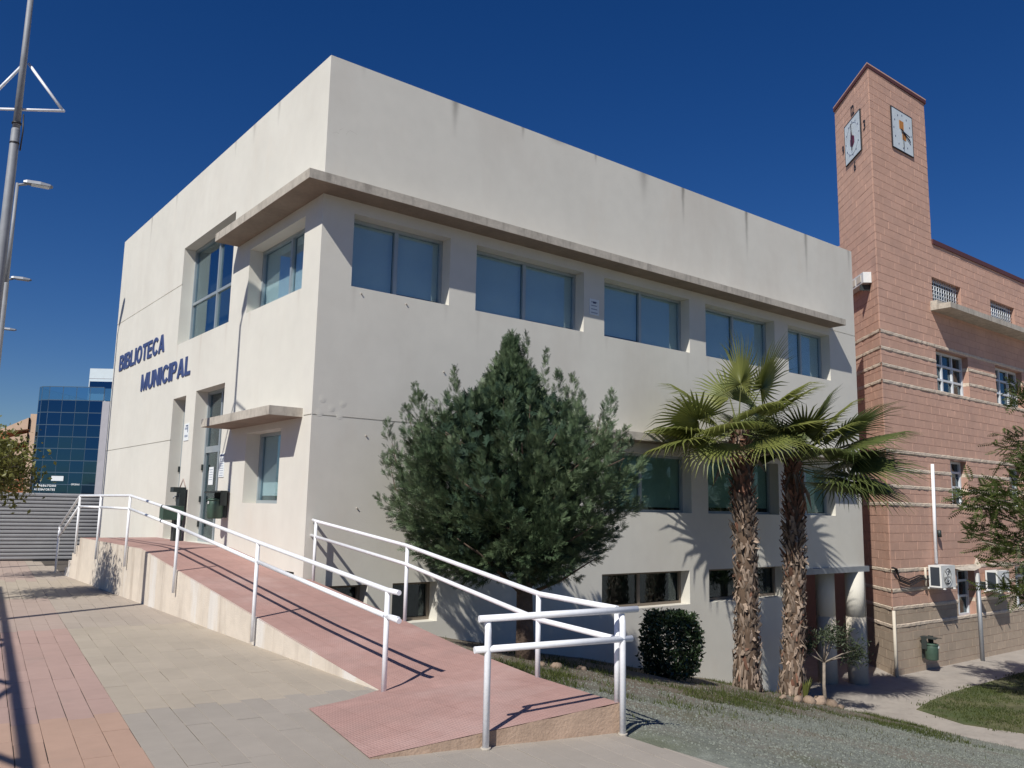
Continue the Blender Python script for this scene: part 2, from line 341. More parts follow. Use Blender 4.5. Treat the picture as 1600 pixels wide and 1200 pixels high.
# ================================================================ THE SETTING
def gz(x, y):
    t = .2*(x-(5.0+.08*(y-5)))+.1*max(0, x-15)
    t = 2.655-max(0, 2.655-t) if t > 2.4 else t
    return -max(.015, t)
g = MB(); g.quad((-2500, -2500, -2.9), (2500, -2500, -2.9), (2500, 2500, -2.9), (-2500, 2500, -2.9))
tag(g.build('ground', earth), kind='structure')
g = MB(); g.prism([(-90, -60), (4.72, -60), (4.72, 4.66), (5.52, 9.1), (5.52, 25.2), (70, 25.2), (70, 190), (-90, 190)], -2.85, -.0065)
plaza = tag(g.build('plaza', bedding), kind='structure')
# pavers: planks laid in staggered rows
A6 = math.radians(6.3); PU = np.array([math.cos(A6), -math.sin(A6), 0]); PV = np.array([math.sin(A6), math.cos(A6), 0])
PW, PL = .186, .56; U0 = 1.06
cells = []
for i in range(-14, 22):
    for j in range(-4, 70):
        u = U0+(i+.5)*PW; v = (j+.5+(.5 if i % 2 else 0)*.36)*PL+.1
        c = PU*u+PV*v
        if c[0] > 4.80: continue
        if c[1] > 6.4 and c[0] > 4.15: continue
        if 5.3 < c[1] < 6.5 and c[0] > 3.6: continue
        if c[0] < -.9: continue
        left = i < 0
        if v < 7.35: k = 0 if left else 3
        elif v < 12.55: k = 1 if left else 2
        elif v < 16.2: k = 5 if left else 4
        elif v < 20: k = 2
        else: k = 5 if left else 4
        rel = c-np.array([0, 0, 1.65]); d = float(rel@RT[:, 2]); px = 800+1306*float(rel@RT[:, 0])/max(d, .1); py = 600+1306*float(rel@RT[:, 1])/max(d, .1)
        vis = d > .5 and -60 < px < 1300 and py < 1260
        cells.append((d if vis else 1e3+d, c, k))
cells.sort(key=lambda q: q[0])
PM = [pv_orange, pv_pink, pv_beige, pv_grey, pv_tan, pv_tanpink]
def paver_verts(gx, gy):
    hx, hy, b = PW/2-gx, PL/2-gy, .0012
    V = []
    for z, q in ((-.03, 0), (-.0015, 0), (0, b)):
        V += [(-hx+q, -hy+q, z), (hx-q, -hy+q, z), (hx-q, hy-q, z), (-hx+q, hy-q, z)]
    F = [(8, 9, 10, 11)]+[(a+o, (a+1) % 4+o, (a+1) % 4+o+4, a+o+4) for o in (0, 4) for a in range(4)]
    return np.array(V), F
GAPS = [[(.0016, .0014), (.0046, .0030), (.0030, .0008), (.0016, .0036)], [(.0013, .0010), (.0025, .0034), (.0042, .0012), (.0013, .0034), (.0013, .0009)]]
def gapset(k): return GAPS[0] if k in (0, 1) else GAPS[1]
pmesh = {}
for k, m_ in enumerate(PM):
    for q, gp in enumerate(gapset(k)):
        pV, pF = paver_verts(*gp); b = MB(); b.add(pV, pF); pmesh[k, q] = b.mesh('paver', m_)
rest = MB()
for n, (d, c, k) in enumerate(cells):
    zt = random.uniform(-.0022, .0012); gi = random.randrange(len(gapset(k))); pV, pF = paver_verts(*gapset(k)[gi])
    if n < 290 and c[0] < 4.55:
        o = link('paver', pmesh[k, gi], plaza); o.location = (c[0], c[1], zt); o.rotation_euler = (random.gauss(0, .0011), random.gauss(0, .0005), -A6+random.gauss(0, .001))
    else:
        rest.cur = k; P = pV[:, :1]*PU+pV[:, 1:2]*PV+pV[:, 2:3]*ez+c; P[:, 2] += zt; P[:, 0] = np.minimum(P[:, 0], 4.715)
        rest.add(P, pF)
tag(rest.build('pavers', PM, plaza), kind='stuff')
# garden slope, lower pavement, lawn
def und(x, y):
    f_ = min(1, max(0, (x-5)/.8))*min(1, max(0, (17-x)/.8)); return f_*(.018*math.sin(2.1*x+1.3*y)*math.sin(1.7*y-.6*x)+.008*math.sin(5.3*x-3.1*y)*math.sin(4.7*y+2.2*x))
nx, ny = 130, 150; xs = np.linspace(4.73, 19.2, nx); ys = np.linspace(-8, 12.05, ny)
V = []
for y in ys:
    for x in xs:
        z = gz(x, y)
        if 5.0 < x < 17: z += und(x, y)
        if x > 17.45: z = -2.69
        V.append((x, y, min(z, -.012)))
F = [(j*nx+i, j*nx+i+1, (j+1)*nx+i+1, (j+1)*nx+i) for j in range(ny-1) for i in range(nx-1)]
tag(link('garden_slope', fast_mesh('garden_slope', V, F, [gravel_m], smooth=True)), kind='structure')
g = MB(); g.box((17.35, -60, -2.88), (90, 30, -2.655)); tag(g.build('lower_pavement', pave_low), kind='structure')
lawn_poly = [(19.4, 9.75), (20.6, 10.0), (22.2, 10.15), (28, 10.3), (40, 10.3), (40, 4), (26, 4), (21.5, 5.6), (19.2, 7.4), (18.9, 8.5)]
g = MB(); g.prism(lawn_poly, -2.7, -2.645); tag(g.build('lawn', lawn_m), kind='structure')
# ================================================================ LIBRARY
lib = thing('library_building', 'cream rendered two storey library with blue lettering and flat concrete window canopies', 'library', (XC, YC, 0))
W1 = 15.9; D1 = 13.05; GB = -2.75
UPW = [(.56, 2.46), (3.03, 5.69), (6.26, 8.92), (9.48, 12.14), (12.71, 14.61)]
LOW = UPW[2:]
BSW = [(.2, 1.1, -.22, .42), (1.55, 2.42, -.22, .42), (6.22, 8.83, -.29, .41), (9.47, 12.26, -.29, .41)]
RD = .32; PX = 12.9; PZ = .32
wb = MB()
holes = [(a, b, 5.15, 6.37, RD, 0) for a, b in UPW]+[(a, b, 1.62, 2.84, RD, 0) for a, b in LOW]+[(a, b, c, d, RD, 0) for a, b, c, d in BSW]
holes += [(14.66, W1, 6.52, 6.54, .015, 1), (0, 5.9, 3.01, 3.028, .015, 1)]
wall(wb, (XC, YC, 0), ex, ez, -ey, (0, W1, .5, TOPZ), [h for h in holes if h[2] > .5])
wall(wb, (XC, YC, 0), ex, ez, -ey, (0, PX, GB, .5), [h for h in holes if h[2] < .5])
wall(wb, (XC, YC, 0), ex, ez, -ey, (PX, W1, PZ, .5), [])
WIN1 = (4.0, 7.25, 5.13, 7.38); WIN2 = (.65, 3.08, 5.14, 6.37); SL1 = (6.3, 7.2, .86, 3.9); SL2 = (3.95, 5.65, .86, 3.93); WIN3 = (1.13, 2.65, 1.65, 2.88)
lh = [(*q, RD, 0) for q in (WIN1, WIN2, SL1, SL2, WIN3)]+[(7.25, D1, 6.522, 6.54, .015, 1), (7.2, D1, 2.98, 2.998, .015, 1), (0, .3, 3.012, 3.03, .015, 1)]
wall(wb, (XC, YC, 0), ey, ez, -ex, (0, D1, GB, TOPZ), lh)
# far sides, parapet top, roof deck, passage under the end
x1, y1 = XC+W1, YC+D1
wall(wb, (x1, YC, 0), ey, ez, ex, (0, D1, GB, TOPZ), [(0, 5, GB, PZ, .01, 0)])
wb.quad((XC, y1, GB), (x1, y1, GB), (x1, y1, TOPZ), (XC, y1, TOPZ))
t = .25
ring = [(XC, YC), (x1, YC), (x1, y1), (XC, y1)]; rin = [(XC+t, YC+t), (x1-t, YC+t), (x1-t, y1-t), (XC+t, y1-t)]
for k in range(4):
    a, b = ring[k], ring[(k+1) % 4]; c, d = rin[(k+1) % 4], rin[k]
    wb.quad((*a, TOPZ), (*b, TOPZ), (*c, TOPZ), (*d, TOPZ)); wb.quad((*d, TOPZ), (*c, TOPZ), (*c, TOPZ-.5), (*d, TOPZ-.5))
wb.quad(*[(*q, TOPZ-.5) for q in rin])
wb.quad((XC+PX, YC, PZ), (x1, YC, PZ), (x1, YC+5, PZ), (XC+PX, YC+5, PZ))
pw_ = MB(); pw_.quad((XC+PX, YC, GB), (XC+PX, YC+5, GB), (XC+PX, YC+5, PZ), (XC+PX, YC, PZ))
pw_.quad((XC+PX, YC+5, GB), (x1, YC+5, GB), (x1, YC+5, PZ), (XC+PX, YC+5, PZ)); pw_.build('passage_wall', mat('shaded_passage', (.075, .045, .035), .9, var=.1), lib)  # very dark brown: the shade inside the passage is put into the colour
wb.build('wall', stucco, lib)
MB().box((XC+PX-.12, YC-.07, PZ-.14), (x1+.12, YC+.16, PZ-.003)).build('lintel', galv, lib)
# round columns of the passage, cream foot and white shaft
for cx, cy in ((XC+15.60, YC+.13), (XC+15.0, YC+.62)):
    c = MB(); c.tube([(cx, cy, GB), (cx, cy, -.98)], .243, 24); c.cur = 1; c.tube([(cx, cy, -.98), (cx, cy, PZ-.14)], .24, 24)
    c.build('column', [cream, stucco], lib)
# canopies
def canopy(name, poly, z0, z1):
    m_ = MB(); m_.prism(poly, z0, z1)
    o = m_.build(name, concrete, lib)
    q = MB(); c_ = np.mean(np.array(poly), 0); q.prism(poly, z0-.006, z0-.002); q.build('soffit', soffit_m, o)  # thin darker sheet under the slab, its colour deepening the shade there
    return o
E = .46
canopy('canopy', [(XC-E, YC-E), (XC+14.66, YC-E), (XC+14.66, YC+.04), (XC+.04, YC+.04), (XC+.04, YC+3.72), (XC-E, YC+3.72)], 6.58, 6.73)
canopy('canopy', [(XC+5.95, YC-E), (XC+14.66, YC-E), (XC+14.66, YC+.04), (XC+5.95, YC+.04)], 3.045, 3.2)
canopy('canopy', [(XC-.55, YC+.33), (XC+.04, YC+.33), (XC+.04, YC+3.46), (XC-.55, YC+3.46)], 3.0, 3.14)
# windows
def library_window(P, U, N_, u0, u1, v0, v1, gl, bl, splits=(), trans=(), fr=frame_alu, blv=1.0):
    """frame (a part) with its panes (sub-parts) and a blind behind it"""
    P, U, N_ = (np.array(q, float) for q in (P, U, N_)); B = P-N_*RD
    f = MB(); bars(f, B, U, ez, N_, u0, u1, v0, v1, .055, .07, [(q, .07) for q in splits], [(q, .06) for q in trans])
    wn = f.build('window', fr, lib)
    cu = [u0]+list(splits)+[u1]; cv = [v0]+list(trans)+[v1]
    for a, b in zip(cu, cu[1:]):
        for c, d in zip(cv, cv[1:]):
            q = MB(); q.obox(B+(a+b)/2*U+(c+d)/2*ez+N_*(.018+.004*random.random()), U*((b-a)/2-.03), ez*((d-c)/2-.028), N_*.003); q.build('pane', gl, wn)
            if bl is blind:
                h = (d-c-.1)*blv*random.uniform(.93, 1.0)
                q = MB(); q.obox(B+(a+b)/2*U+(d-.05-h/2)*ez-N_*.022, U*((b-a)/2-.035), ez*h/2, N_*.004); q.build('blind', blind, wn)
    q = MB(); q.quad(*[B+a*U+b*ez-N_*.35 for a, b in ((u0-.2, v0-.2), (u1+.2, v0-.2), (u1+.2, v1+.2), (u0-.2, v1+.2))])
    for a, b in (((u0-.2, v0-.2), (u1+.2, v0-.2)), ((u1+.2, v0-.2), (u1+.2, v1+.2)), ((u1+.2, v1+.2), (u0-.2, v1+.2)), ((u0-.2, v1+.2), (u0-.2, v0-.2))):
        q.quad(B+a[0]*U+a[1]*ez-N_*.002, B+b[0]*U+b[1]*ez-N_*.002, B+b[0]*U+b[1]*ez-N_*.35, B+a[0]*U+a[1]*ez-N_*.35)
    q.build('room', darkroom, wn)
    return wn
RP = (XC, YC, 0)
for a, b in UPW: library_window(RP, ex, -ey, a, b, 5.15, 6.37, glass, blind, [(a+b)/2])
for a, b in LOW: library_window(RP, ex, -ey, a, b, 1.62, 2.84, glass_dark, blind, [(a+b)/2], blv=.98)
for a, b, c, d in BSW: library_window(RP, ex, -ey, a, b, c, d, glass_dark, None, [(a+b)/2] if b-a > 1.5 else [], fr=brown_frame)
library_window(RP, ey, -ex, *WIN1, glass, None, [5.6], [6.1])
library_window(RP, ey, -ex, *WIN2, glass, blind, [1.75])
library_window(RP, ey, -ex, *WIN3, glass, blind, [], blv=.96)
# entrance doors in their deep slots: frame > glazing, hinges, notice
for sl_ in (SL1, SL2):
    B = np.array([XC+RD, YC, 0.]); f = MB(); zt = 2.72
    bars(f, B, ey, ez, -ex, sl_[0], sl_[1], sl_[2], sl_[3], .06, .07, [((sl_[0]+sl_[1])/2, .07)], [(zt, .13)])
    dr = f.build('door', frame_alu, lib)
    for a, b in ((sl_[0], (sl_[0]+sl_[1])/2), ((sl_[0]+sl_[1])/2, sl_[1])):
        for c, d in ((sl_[2], zt), (zt, sl_[3])):
            q = MB(); q.obox(B+(a+b)/2*ey+(c+d)/2*ez-ex*.02, ey*((b-a)/2-.035), ez*((d-c)/2-.05), ex*.004); q.build('pane', glass_dark, dr)
    for z in (1.15, 1.65, 2.3):
        MB().box((XC+RD-.11, YC+sl_[1]-.035, z), (XC+RD-.07, YC+sl_[1]-.01, z+.12)).build('hinge', dark_metal, dr)
    MB().box((XC+RD+.5, YC+sl_[0]-.1, sl_[2]), (XC+RD+.55, YC+sl_[1]+.1, sl_[3])).build('hall', darkroom, dr)
n_ = MB().box((XC+RD-.035, YC+5.1, 2.0), (XC+RD-.028, YC+5.36, 2.36)).build('door_notice', paper, lib)
for k in range(5): MB().box((XC+RD-.038, YC+5.13, 2.3-k*.05), (XC+RD-.0352, YC+5.33-.03*(k % 2), 2.312-k*.05)).build('print_line', ink_soft, n_)
def wall_notice(y0, y1_, z0, z1, head=None, lines=6, hm=ink, face='L'):
    def bx(a, b, c, d, t0, t1):
        m_ = MB()
        if face == 'L': m_.box((XC-t1, YC+a, c), (XC-t0, YC+b, d))
        else: m_.box((XC+a, YC-t1, c), (XC+b, YC-t0, d))
        return m_
    nb = bx(y0, y1_, z0, z1, .001, .012).build('notice_board', paper, lib)
    if head: bx(y0+.02, y1_-.02, z1-head, z1-.015, .012, .014).build('heading', hm, nb)
    h = (z1-z0-(head or 0)-.04)/max(lines, 1)
    for k in range(lines):
        z = z1-(head or 0)-.03-(k+.6)*h
        bx(y0+.04, y1_-.04-random.uniform(0, .1)*(y1_-y0), z, z+h*.28, .012, .0135).build('print_line', ink_soft, nb)
    return nb
wall_notice(3.66, 3.93, 2.12, 2.56, .05, 8)
wall_notice(5.92, 6.22, 2.92, 3.28, None, 2)
MB().box((XC-.015, YC+5.97, 3.22), (XC-.012, YC+6.12, 3.245)).build('library_emblem', ink, lib)
MB().box((XC-.015, YC+5.97, 3.09), (XC-.012, YC+5.995, 3.22)).build('library_emblem', ink, lib)
wall_notice(5.84, 6.1, 5.53, 5.86, None, 4, face='R')
MB().box((XC+5.93, YC-.016, 5.77), (XC+6.01, YC-.012, 5.81)).build('library_emblem', ink, lib)
# painted house outline with a small red sign on the pier, five anchor plates on the corner
e_ = MB(); pts = [(6.2, 1.72), (6.22, 1.95), (6.04, 2.12), (5.86, 1.95), (5.88, 1.72)]
for a, b in zip(pts, pts[1:]): e_.tube([(XC-.003, YC+a[0], a[1]), (XC-.003, YC+b[0], b[1])], .014, 5)
hs_ = e_.build('painted_emblem', mat('faded_paint', (.36, .29, .26), .9), lib)
MB().tube([(XC-.003, YC+6.08, 1.80), (XC-.003, YC+6.0, 1.93)], .016, 5).build('red_stroke', red_mark, hs_)
MB().tube([(XC-.003, YC+6.0, 1.8), (XC-.003, YC+6.05, 1.86)], .014, 5).build('red_stroke', red_mark, hs_)
for a, z in ((.17, 3.27), (.52, 3.23), (.33, 3.14), (.13, 3.05), (.47, 3.03)):
    c = MB(); c.tube([(XC+a, YC+.01, z), (XC+a, YC-.002, z)], .055, 16); c.cur = 1; c.tube([(XC+a, YC-.001, z), (XC+a, YC-.0035, z)], .03, 12); c.build('anchor_plate', [stucco, stucco], lib)
for a, z in ((.75, 5.05), (1.6, 5.02), (2.4, 3.95), (.95, 2.75), (.85, 1.6)):
    MB().obox((XC+a, YC-.01, z), (.012, 0, -.008), (0, .01, 0), (.004, 0, .007)).build('fixing_stub', concrete, lib)
for cr in ([(.10, 7.62), (.16, 7.66), (.20, 7.64), (.22, 7.72), (.27, 7.75)], [(.33, 7.66), (.37, 7.73), (.41, 7.76), (.46, 7.75), (.53, 7.73)], [(2.9, 5.1), (2.86, 4.9), (2.9, 4.7), (2.87, 4.55)], [(8.95, 5.12), (9.0, 4.95), (8.97, 4.8)]):
    m_ = MB()
    for (a, b), (c, d) in zip(cr, cr[1:]): m_.quad((XC+a, YC-.0012, b-.0016), (XC+c, YC-.0012, d-.0013), (XC+c, YC-.0012, d+.0013), (XC+a, YC-.0012, b+.0016))
    m_.build('hairline_crack', concrete, lib)
# lettering
def letters(root, txt, ystart, yend, z0, h, ml, P=None, U=None, N_=None, off=.018, ext=.018):
    P = np.array([XC, YC, 0.]) if P is None else P; U = -ey if U is None else U; N_ = -ex if N_ is None else N_
    adv = []; mes = []
    for ch in txt:
        cu = bpy.data.curves.new('letter', 'FONT'); cu.body = ch; cu.size = 1; cu.offset = off*1.5; cu.extrude = 0; cu.resolution_u = 4
        ob = bpy.data.objects.new('letter', cu); COL.objects.link(ob); dg = bpy.context.evaluated_depsgraph_get()
        me = bpy.data.meshes.new_from_object(ob.evaluated_get(dg)); bpy.data.objects.remove(ob); mes.append(me)
        v = np.array([p.co[:] for p in me.vertices]); adv.append((v[:, 0].min(), v[:, 0].max(), v[:, 1].min(), v[:, 1].max()))
    gap = .085; tot = sum(a[1]-a[0] for a in adv)+gap*(len(txt)-1); sx = (yend-ystart)/tot; u = 0
    for me, a, ch in zip(mes, adv, txt):
        H = max(.5, a[3]-a[2]); mb_ = MB(); vs = [p.co[:] for p in me.vertices]
        base = [P+U*(ystart+(u+(p[0]-a[0]))*sx)+ez*(z0+(p[1]-a[2])/H*h) for p in vs]
        fs = [tuple(p.vertices) for p in me.polygons]
        mb_.add([q+N_*ext for q in base], fs)
        from collections import Counter
        cnt = Counter(tuple(sorted((f[i], f[(i+1) % len(f)]))) for f in fs for i in range(len(f)))
        n = len(mb_.v); mb_.v += [tuple(q+N_*.001) for q in base]
        for f in fs:
            for i in range(len(f)):
                p, q = f[i], f[(i+1) % len(f)]
                if cnt[tuple(sorted((p, q)))] == 1: mb_.f.append((p, q, q+n, p+n)); mb_.mi.append(0); mb_.sm.append(False)
        bpy.data.meshes.remove(me)
        mb_.build('letter', ml, root); u += a[1]-a[0]+gap
def arc(cx_, cy_, rx, ry, a0, a1, tx, ty, n=14):
    """ring sector as quads; angles in degrees"""
    out = []
    for k in range(n):
        p, q = (math.radians(a0+(a1-a0)*(k+i)/n) for i in (0, 1))
        out.append([(cx_+rx*math.cos(p), cy_+ry*math.sin(p)), (cx_+rx*math.cos(q), cy_+ry*math.sin(q)), (cx_+(rx-tx)*math.cos(q), cy_+(ry-ty)*math.sin(q)), (cx_+(rx-tx)*math.cos(p), cy_+(ry-ty)*math.sin(p))])
    return out
def R4(a, b, c, d): return [[(a, c), (b, c), (b, d), (a, d)]]
TK, TH = .25, .19        # stem and bar weights in units of the cap height
GL = {'I': (TK, [R4(0, TK, 0, 1)]), 'L': (.72, [R4(0, TK, 0, 1), R4(TK, .72, 0, TH)]), 'T': (.78, [R4(.39-TK/2, .39+TK/2, 0, 1-TH), R4(0, .78, 1-TH, 1)]),
      'E': (.74, [R4(0, TK, 0, 1), R4(TK, .74, 0, TH), R4(TK, .74, 1-TH, 1), R4(TK, .68, .41, .41+TH)]),
      'B': (.84, [R4(0, TK, 0, 1), R4(TK, .55, 0, TH*.9), R4(TK, .55, 1-TH*.9, 1), R4(TK, .55, .44, .59), arc(.55, .275, .29, .275, -90, 90, TK, TH*.9), arc(.53, .755, .27, .245, -90, 90, TK, TH*.9)]),
      'P': (.80, [R4(0, TK, 0, 1), R4(TK, .5, 1-TH*.9, 1), R4(TK, .5, .38, .38+TH*.9), arc(.5, .69, .30, .31, -90, 90, TK, TH*.9)]),
      'O': (.98, [arc(.49, .5, .49, .52, 0, 360, TK, TH, 32)]), 'C': (.90, [arc(.49, .5, .49, .52, 38, 322, TK, TH, 26)]),
      'U': (.86, [R4(0, TK, .4, 1), R4(.86-TK, .86, .4, 1), arc(.43, .4, .43, .42, 180, 360, TK, TH*1.1, 16)]),
      'A': (.96, [[[(0, 0), (TK*1.05, 0), (.61, 1), (.35, 1)]], [[(.96, 0), (.61, 1), (.48, .66), (.96-TK*1.05, 0)]], R4(.26, .70, .2, .2+TH*.85)]),
      'M': (1.08, [R4(0, TK*.92, 0, 1), R4(1.08-TK*.92, 1.08, 0, 1), [[(TK*.92, 1), (TK*.92, .55), (.46, 0), (.54, .28)]], [[(1.08-TK*.92, 1), (.54, .28), (.62, 0), (1.08-TK*.92, .55)]], [[(.46, 0), (.62, 0), (.54, .28)]]]),
      'N': (.88, [R4(0, TK*.95, 0, 1), R4(.88-TK*.95, .88, 0, 1), [[(TK*.95, 1), (TK*.95, .62), (.88-TK*.95, 0), (.88-TK*.95, .38)]]])}
def big_letters(txt, y0, y1_, z0, h):
    gap = .10; tot = sum(GL[c][0] for c in txt)+gap*(len(txt)-1); sc = (y0-y1_)/tot; u = 0
    for c_ in txt:
        wd, strokes = GL[c_]; m_ = MB()
        for k, st_ in enumerate(strokes):
            e1 = .02+.0006*k
            for poly in st_:
                n = len(poly); f = [(XC-e1, YC+y0-(u+p[0])*sc, z0+p[1]*h) for p in poly]; b_ = [(XC-.001, q[1], q[2]) for q in f]
                m_.add(f+b_, [tuple(range(n))]+[(i_, (i_+1) % n, n+(i_+1) % n, n+i_) for i_ in range(n)])
        tag(m_.build('letter', blue_letter, lib), 'blue capital letter '+c_); u += wd+gap
big_letters('BIBLIOTECA', 12.36, 8.2, 5.12, .43)
big_letters('MUNICIPAL', 9.97, 6.13, 4.34, .42)
# ================================================================ ENTRANCE RAMP
ramp = thing('entrance_ramp', 'pink tiled access ramp with stained side wall beside the cream library', 'ramp', (4.7, 8, 0))
XL = 3.95
def lz(y): return max(.010, min(.862, .10637*y-.7323))
rows = []
for y in (19.6, 17.5, 15.6, 15.0, 14.4, 13.2, YC+.0):
    rows.append(((XL, y, lz(y)), (XC-.002, y, lz(y))))
rows.append(((XL, YC-.02, lz(YC)), (5.60, YC-.02, lz(YC))))
for y, xr, zr in ((11, 5.60, .438), (10, 5.59, .335), (9.13, 5.557, .255), (8.2, 5.40, .215), (7.4, 5.25, .19), (6.88, 5.155, .185)):
    rows.append(((XL, y, lz(y)), (xr, y, zr)))
sf = MB()
def patch(a0, b0, a1, b1, n=6):
    L = lambda p, q, t_: np.array(p)+(np.array(q)-np.array(p))*t_
    for k in range(n): sf.quad(L(a0, b0, k/n), L(a1, b1, k/n), L(a1, b1, (k+1)/n), L(a0, b0, (k+1)/n))
for (a0, b0), (a1, b1) in zip(rows, rows[1:]): patch(a0, b0, a1, b1)
A_ = np.array([3.13, 6.58, .010]); B_ = np.array([2.88, 5.11, .010]); C_ = np.array([4.75, 4.66, .214]); D_ = np.array([4.97, 5.886, .178]); E_ = np.array([5.155, 6.88, .185]); F_ = np.array([XL, 6.88, .010])
patch(F_, E_, (F_+A_)/2*np.array([1, 1, 1])+np.array([.0, -.05, .0]), D_+np.array([.02, .1, 0]))
patch((F_+A_)/2+np.array([.0, -.05, .0]), D_+np.array([.02, .1, 0]), A_, D_); patch(A_, D_, B_, C_, 8)
sf.build('tiled_surface', ramp_tile, ramp)
sw = MB(); ZB = -.05
lp = [r[0] for r in rows]
for a, b in zip(lp, lp[1:]):
    if b[2] < a[2] or a[2] > .1: sw.quad((a[0]-.004, a[1], ZB), (b[0]-.004, b[1], ZB), (b[0]-.004, b[1], b[2]-.002), (a[0]-.004, a[1], a[2]-.002))
for a, b in zip(lp, lp[1:]): sw.quad((a[0]-.004, a[1], a[2]-.002), (b[0]-.004, b[1], b[2]-.002), (b[0]+.018, b[1], b[2]+.0015), (a[0]+.018, a[1], a[2]+.0015))
sw.quad((XL, 19.6, ZB), (XC, 19.6, ZB), (XC, 19.6, .86), (XL, 19.6, .86))
sw.build('side_wall', rampwall, ramp)
ew = MB(); rp = [r[1] for r in rows[7:]]+[tuple(D_), tuple(C_)]
for a, b in zip(rp, rp[1:]): ew.quad((a[0]+.003, a[1], -1), (b[0]+.003, b[1], -1), (b[0]+.003, b[1], b[2]-.001), (a[0]+.003, a[1], a[2]-.001))
nseg = 14; prev = None
for k in range(nseg+1):
    t_ = k/nseg; p = B_+(C_-B_)*t_; top = p[2]-.001+(.006*math.sin(k*2.3) if 0 < k < nseg else 0)*t_
    q = (p[0]-.003*0, p[1]-.006, top)
    if prev is not None: ew.quad((prev[0], prev[1], -.05), (q[0], q[1], -.05), q, prev)
    prev = q
ew.build('end_wall', endwall, ramp)
st = MB()
for k in range(4): st.box((XL, 19.6+.31*k, -.05), (XC, 19.6+.31*(k+1), .862-.172*(k+1)))
st.build('steps', rampwall, ramp)
# ================================================================ HANDRAILS
R_ = .0235
def rail(root, pts, r=R_, name='rail'): return MB().tube(pts, r, 12).build(name, white_paint, root)
def post(root, x, y, z0, z1, r=.0235): return MB().tube([(x, y, z0), (x, y, z1)], r, 12).build('post', white_paint, root)
h1 = thing('handrail', 'long white tubular handrail along the outer wall of the pink ramp and its landing', 'handrail', (3.9, 6.72, 0))
XR = 3.905; top = [(6.52, .895), (6.72, .90), (9.8, 1.19), (12.9, 1.50), (15.72, 1.738), (17.87, 1.738), (19.75, 1.735), (21.75, .98)]
rail(h1, [(XR, y, z) for y, z in top])
for a, b in zip(top[:-1], top[1:]):
    ea = .03 if a is not top[0] else -0.0; rail(h1, [(XR, a[0]+ea, a[1]-.225), (XR, b[0]-.03, b[1]-.225)])
MB().tube([(XR, 6.74, .677), (XR, 6.50, .656)], R_*1.02, 12).build('rail', white_paint, h1)
for y, z0, z1 in ((6.72, -.01, .885), (9.8, .05, 1.18), (12.9, .33, 1.49), (15.72, .52, 1.73), (17.87, .52, 1.73), (19.75, .52, 1.73), (21.6, -.02, 1.02)): post(h1, XR, y, z0, z1)
for y in (13.72,):
    for dz in (0, -.225): MB().tube([(XR, y, 1.568+dz), (XR, y+.05, 1.573+dz)], R_*1.12, 12).build('coupling', dark_metal, h1)
MB().tube([(XR, 6.72, -.005), (XR, 6.72, .02)], .034, 14).build('weld_collar', concrete, h1)
h2 = thing('handrail', 'white tubular handrail on the garden edge of the ramp, starting at the library corner', 'handrail', (5.58, 11.8, .49))
t2 = [(5.585, 11.93, 1.415), (5.58, 11.8, 1.40), (5.545, 9.11, 1.163), (4.965, 5.87, .895), (4.757, 4.69, .900)]
rail(h2, t2)
low2 = [(5.585, 12.0-.05, 1.185), (5.545, 9.11, .935), (4.965, 5.87, .672), (4.757, 4.69, .672)]
rail(h2, low2)
for x, y, z0, z1 in ((5.58, 11.8, .45, 1.39), (5.55, 9.11, .22, 1.155), (4.968, 5.88, .15, .89), (4.757, 4.69, .19, .90)): post(h2, x, y, z0, z1)
h3 = thing('handrail', 'short white two-post handrail across the bottom end of the ramp, nearest the camera', 'handrail', (3.653, 4.87, 0))
d3 = np.array([4.735-3.653, 4.585-4.868, 0]); d3 /= np.linalg.norm(d3); p3a = np.array([3.653, 4.868, 0]); p3b = np.array([4.722, 4.597, 0])
rail(h3, [p3a-d3*.07+ez*.875, p3b+d3*.13+ez*.905], R_*1.05); rail(h3, [p3a-d3*.10+ez*.665-0*ex, p3b+d3*.08+ez*.69], R_*1.03)
for p in (p3a, p3b):
    q = p+np.array([-.0, -.0, 0])
    MB().tube([q-ez*.01, q+ez*.80, q+ez*.87+np.array([.006, .02, 0])], .0245, 12).build('post', white_paint, h3)
    MB().tube([q-ez*.005, q+ez*.012], .036, 12).build('weld_collar', concrete, h3)

# ================================================================ PINK BLOCK BUILDING WITH CLOCK TOWER
YP = 12.0; ZG = -2.75
AX = np.array([22.84, YP, 0.]); TD = np.array([.645, .764, 0]); TN = np.array([-.764, .645, 0])
TW_R, TW_L, TT, RZ, XE = 3.5, 2.85, 15.1, 10.36, 48.0
sch = thing('clock_tower_building', 'pink block building with pale stone bands and a tall square clock tower', 'building', (22.84, YP, ZG))
BAND = [6.92, 6.43, 5.94, 5.46, 3.47, 2.96, 2.47, 1.98, .14, -.40, -.88, -1.36]
BH = .115; TAN = -.92
WH = [(26.2, 28.2, 8.3, 9.17), (30.45, 32.45, 8.3, 9.17), (34.7, 36.7, 8.3, 9.17),
      (26.2, 28.42, 5.49, 6.83), (30.5, 32.72, 5.49, 6.83), (34.8, 37, 5.49, 6.83),
      (26.75, 27.88, 1.99, 3.38), (31.05, 32.2, 1.99, 3.38), (35.3, 36.4, 1.99, 3.38),
      (26.75, 27.95, -1.36, .05), (31.0, 32.6, -1.36, .05), (35.3, 36.4, -1.36, .05)]
WD = .26
core = MB()
hl = [(a-AX[0], b-AX[0], c, d, WD, 0) for a, b, c, d in WH]
wall(core, AX, ex, ez, -ey, (0, XE-AX[0], ZG, RZ), hl)
core.quad(AX+RZ*ez, AX+ex*TW_R+RZ*ez, AX+ex*TW_R+TT*ez, AX+TT*ez)
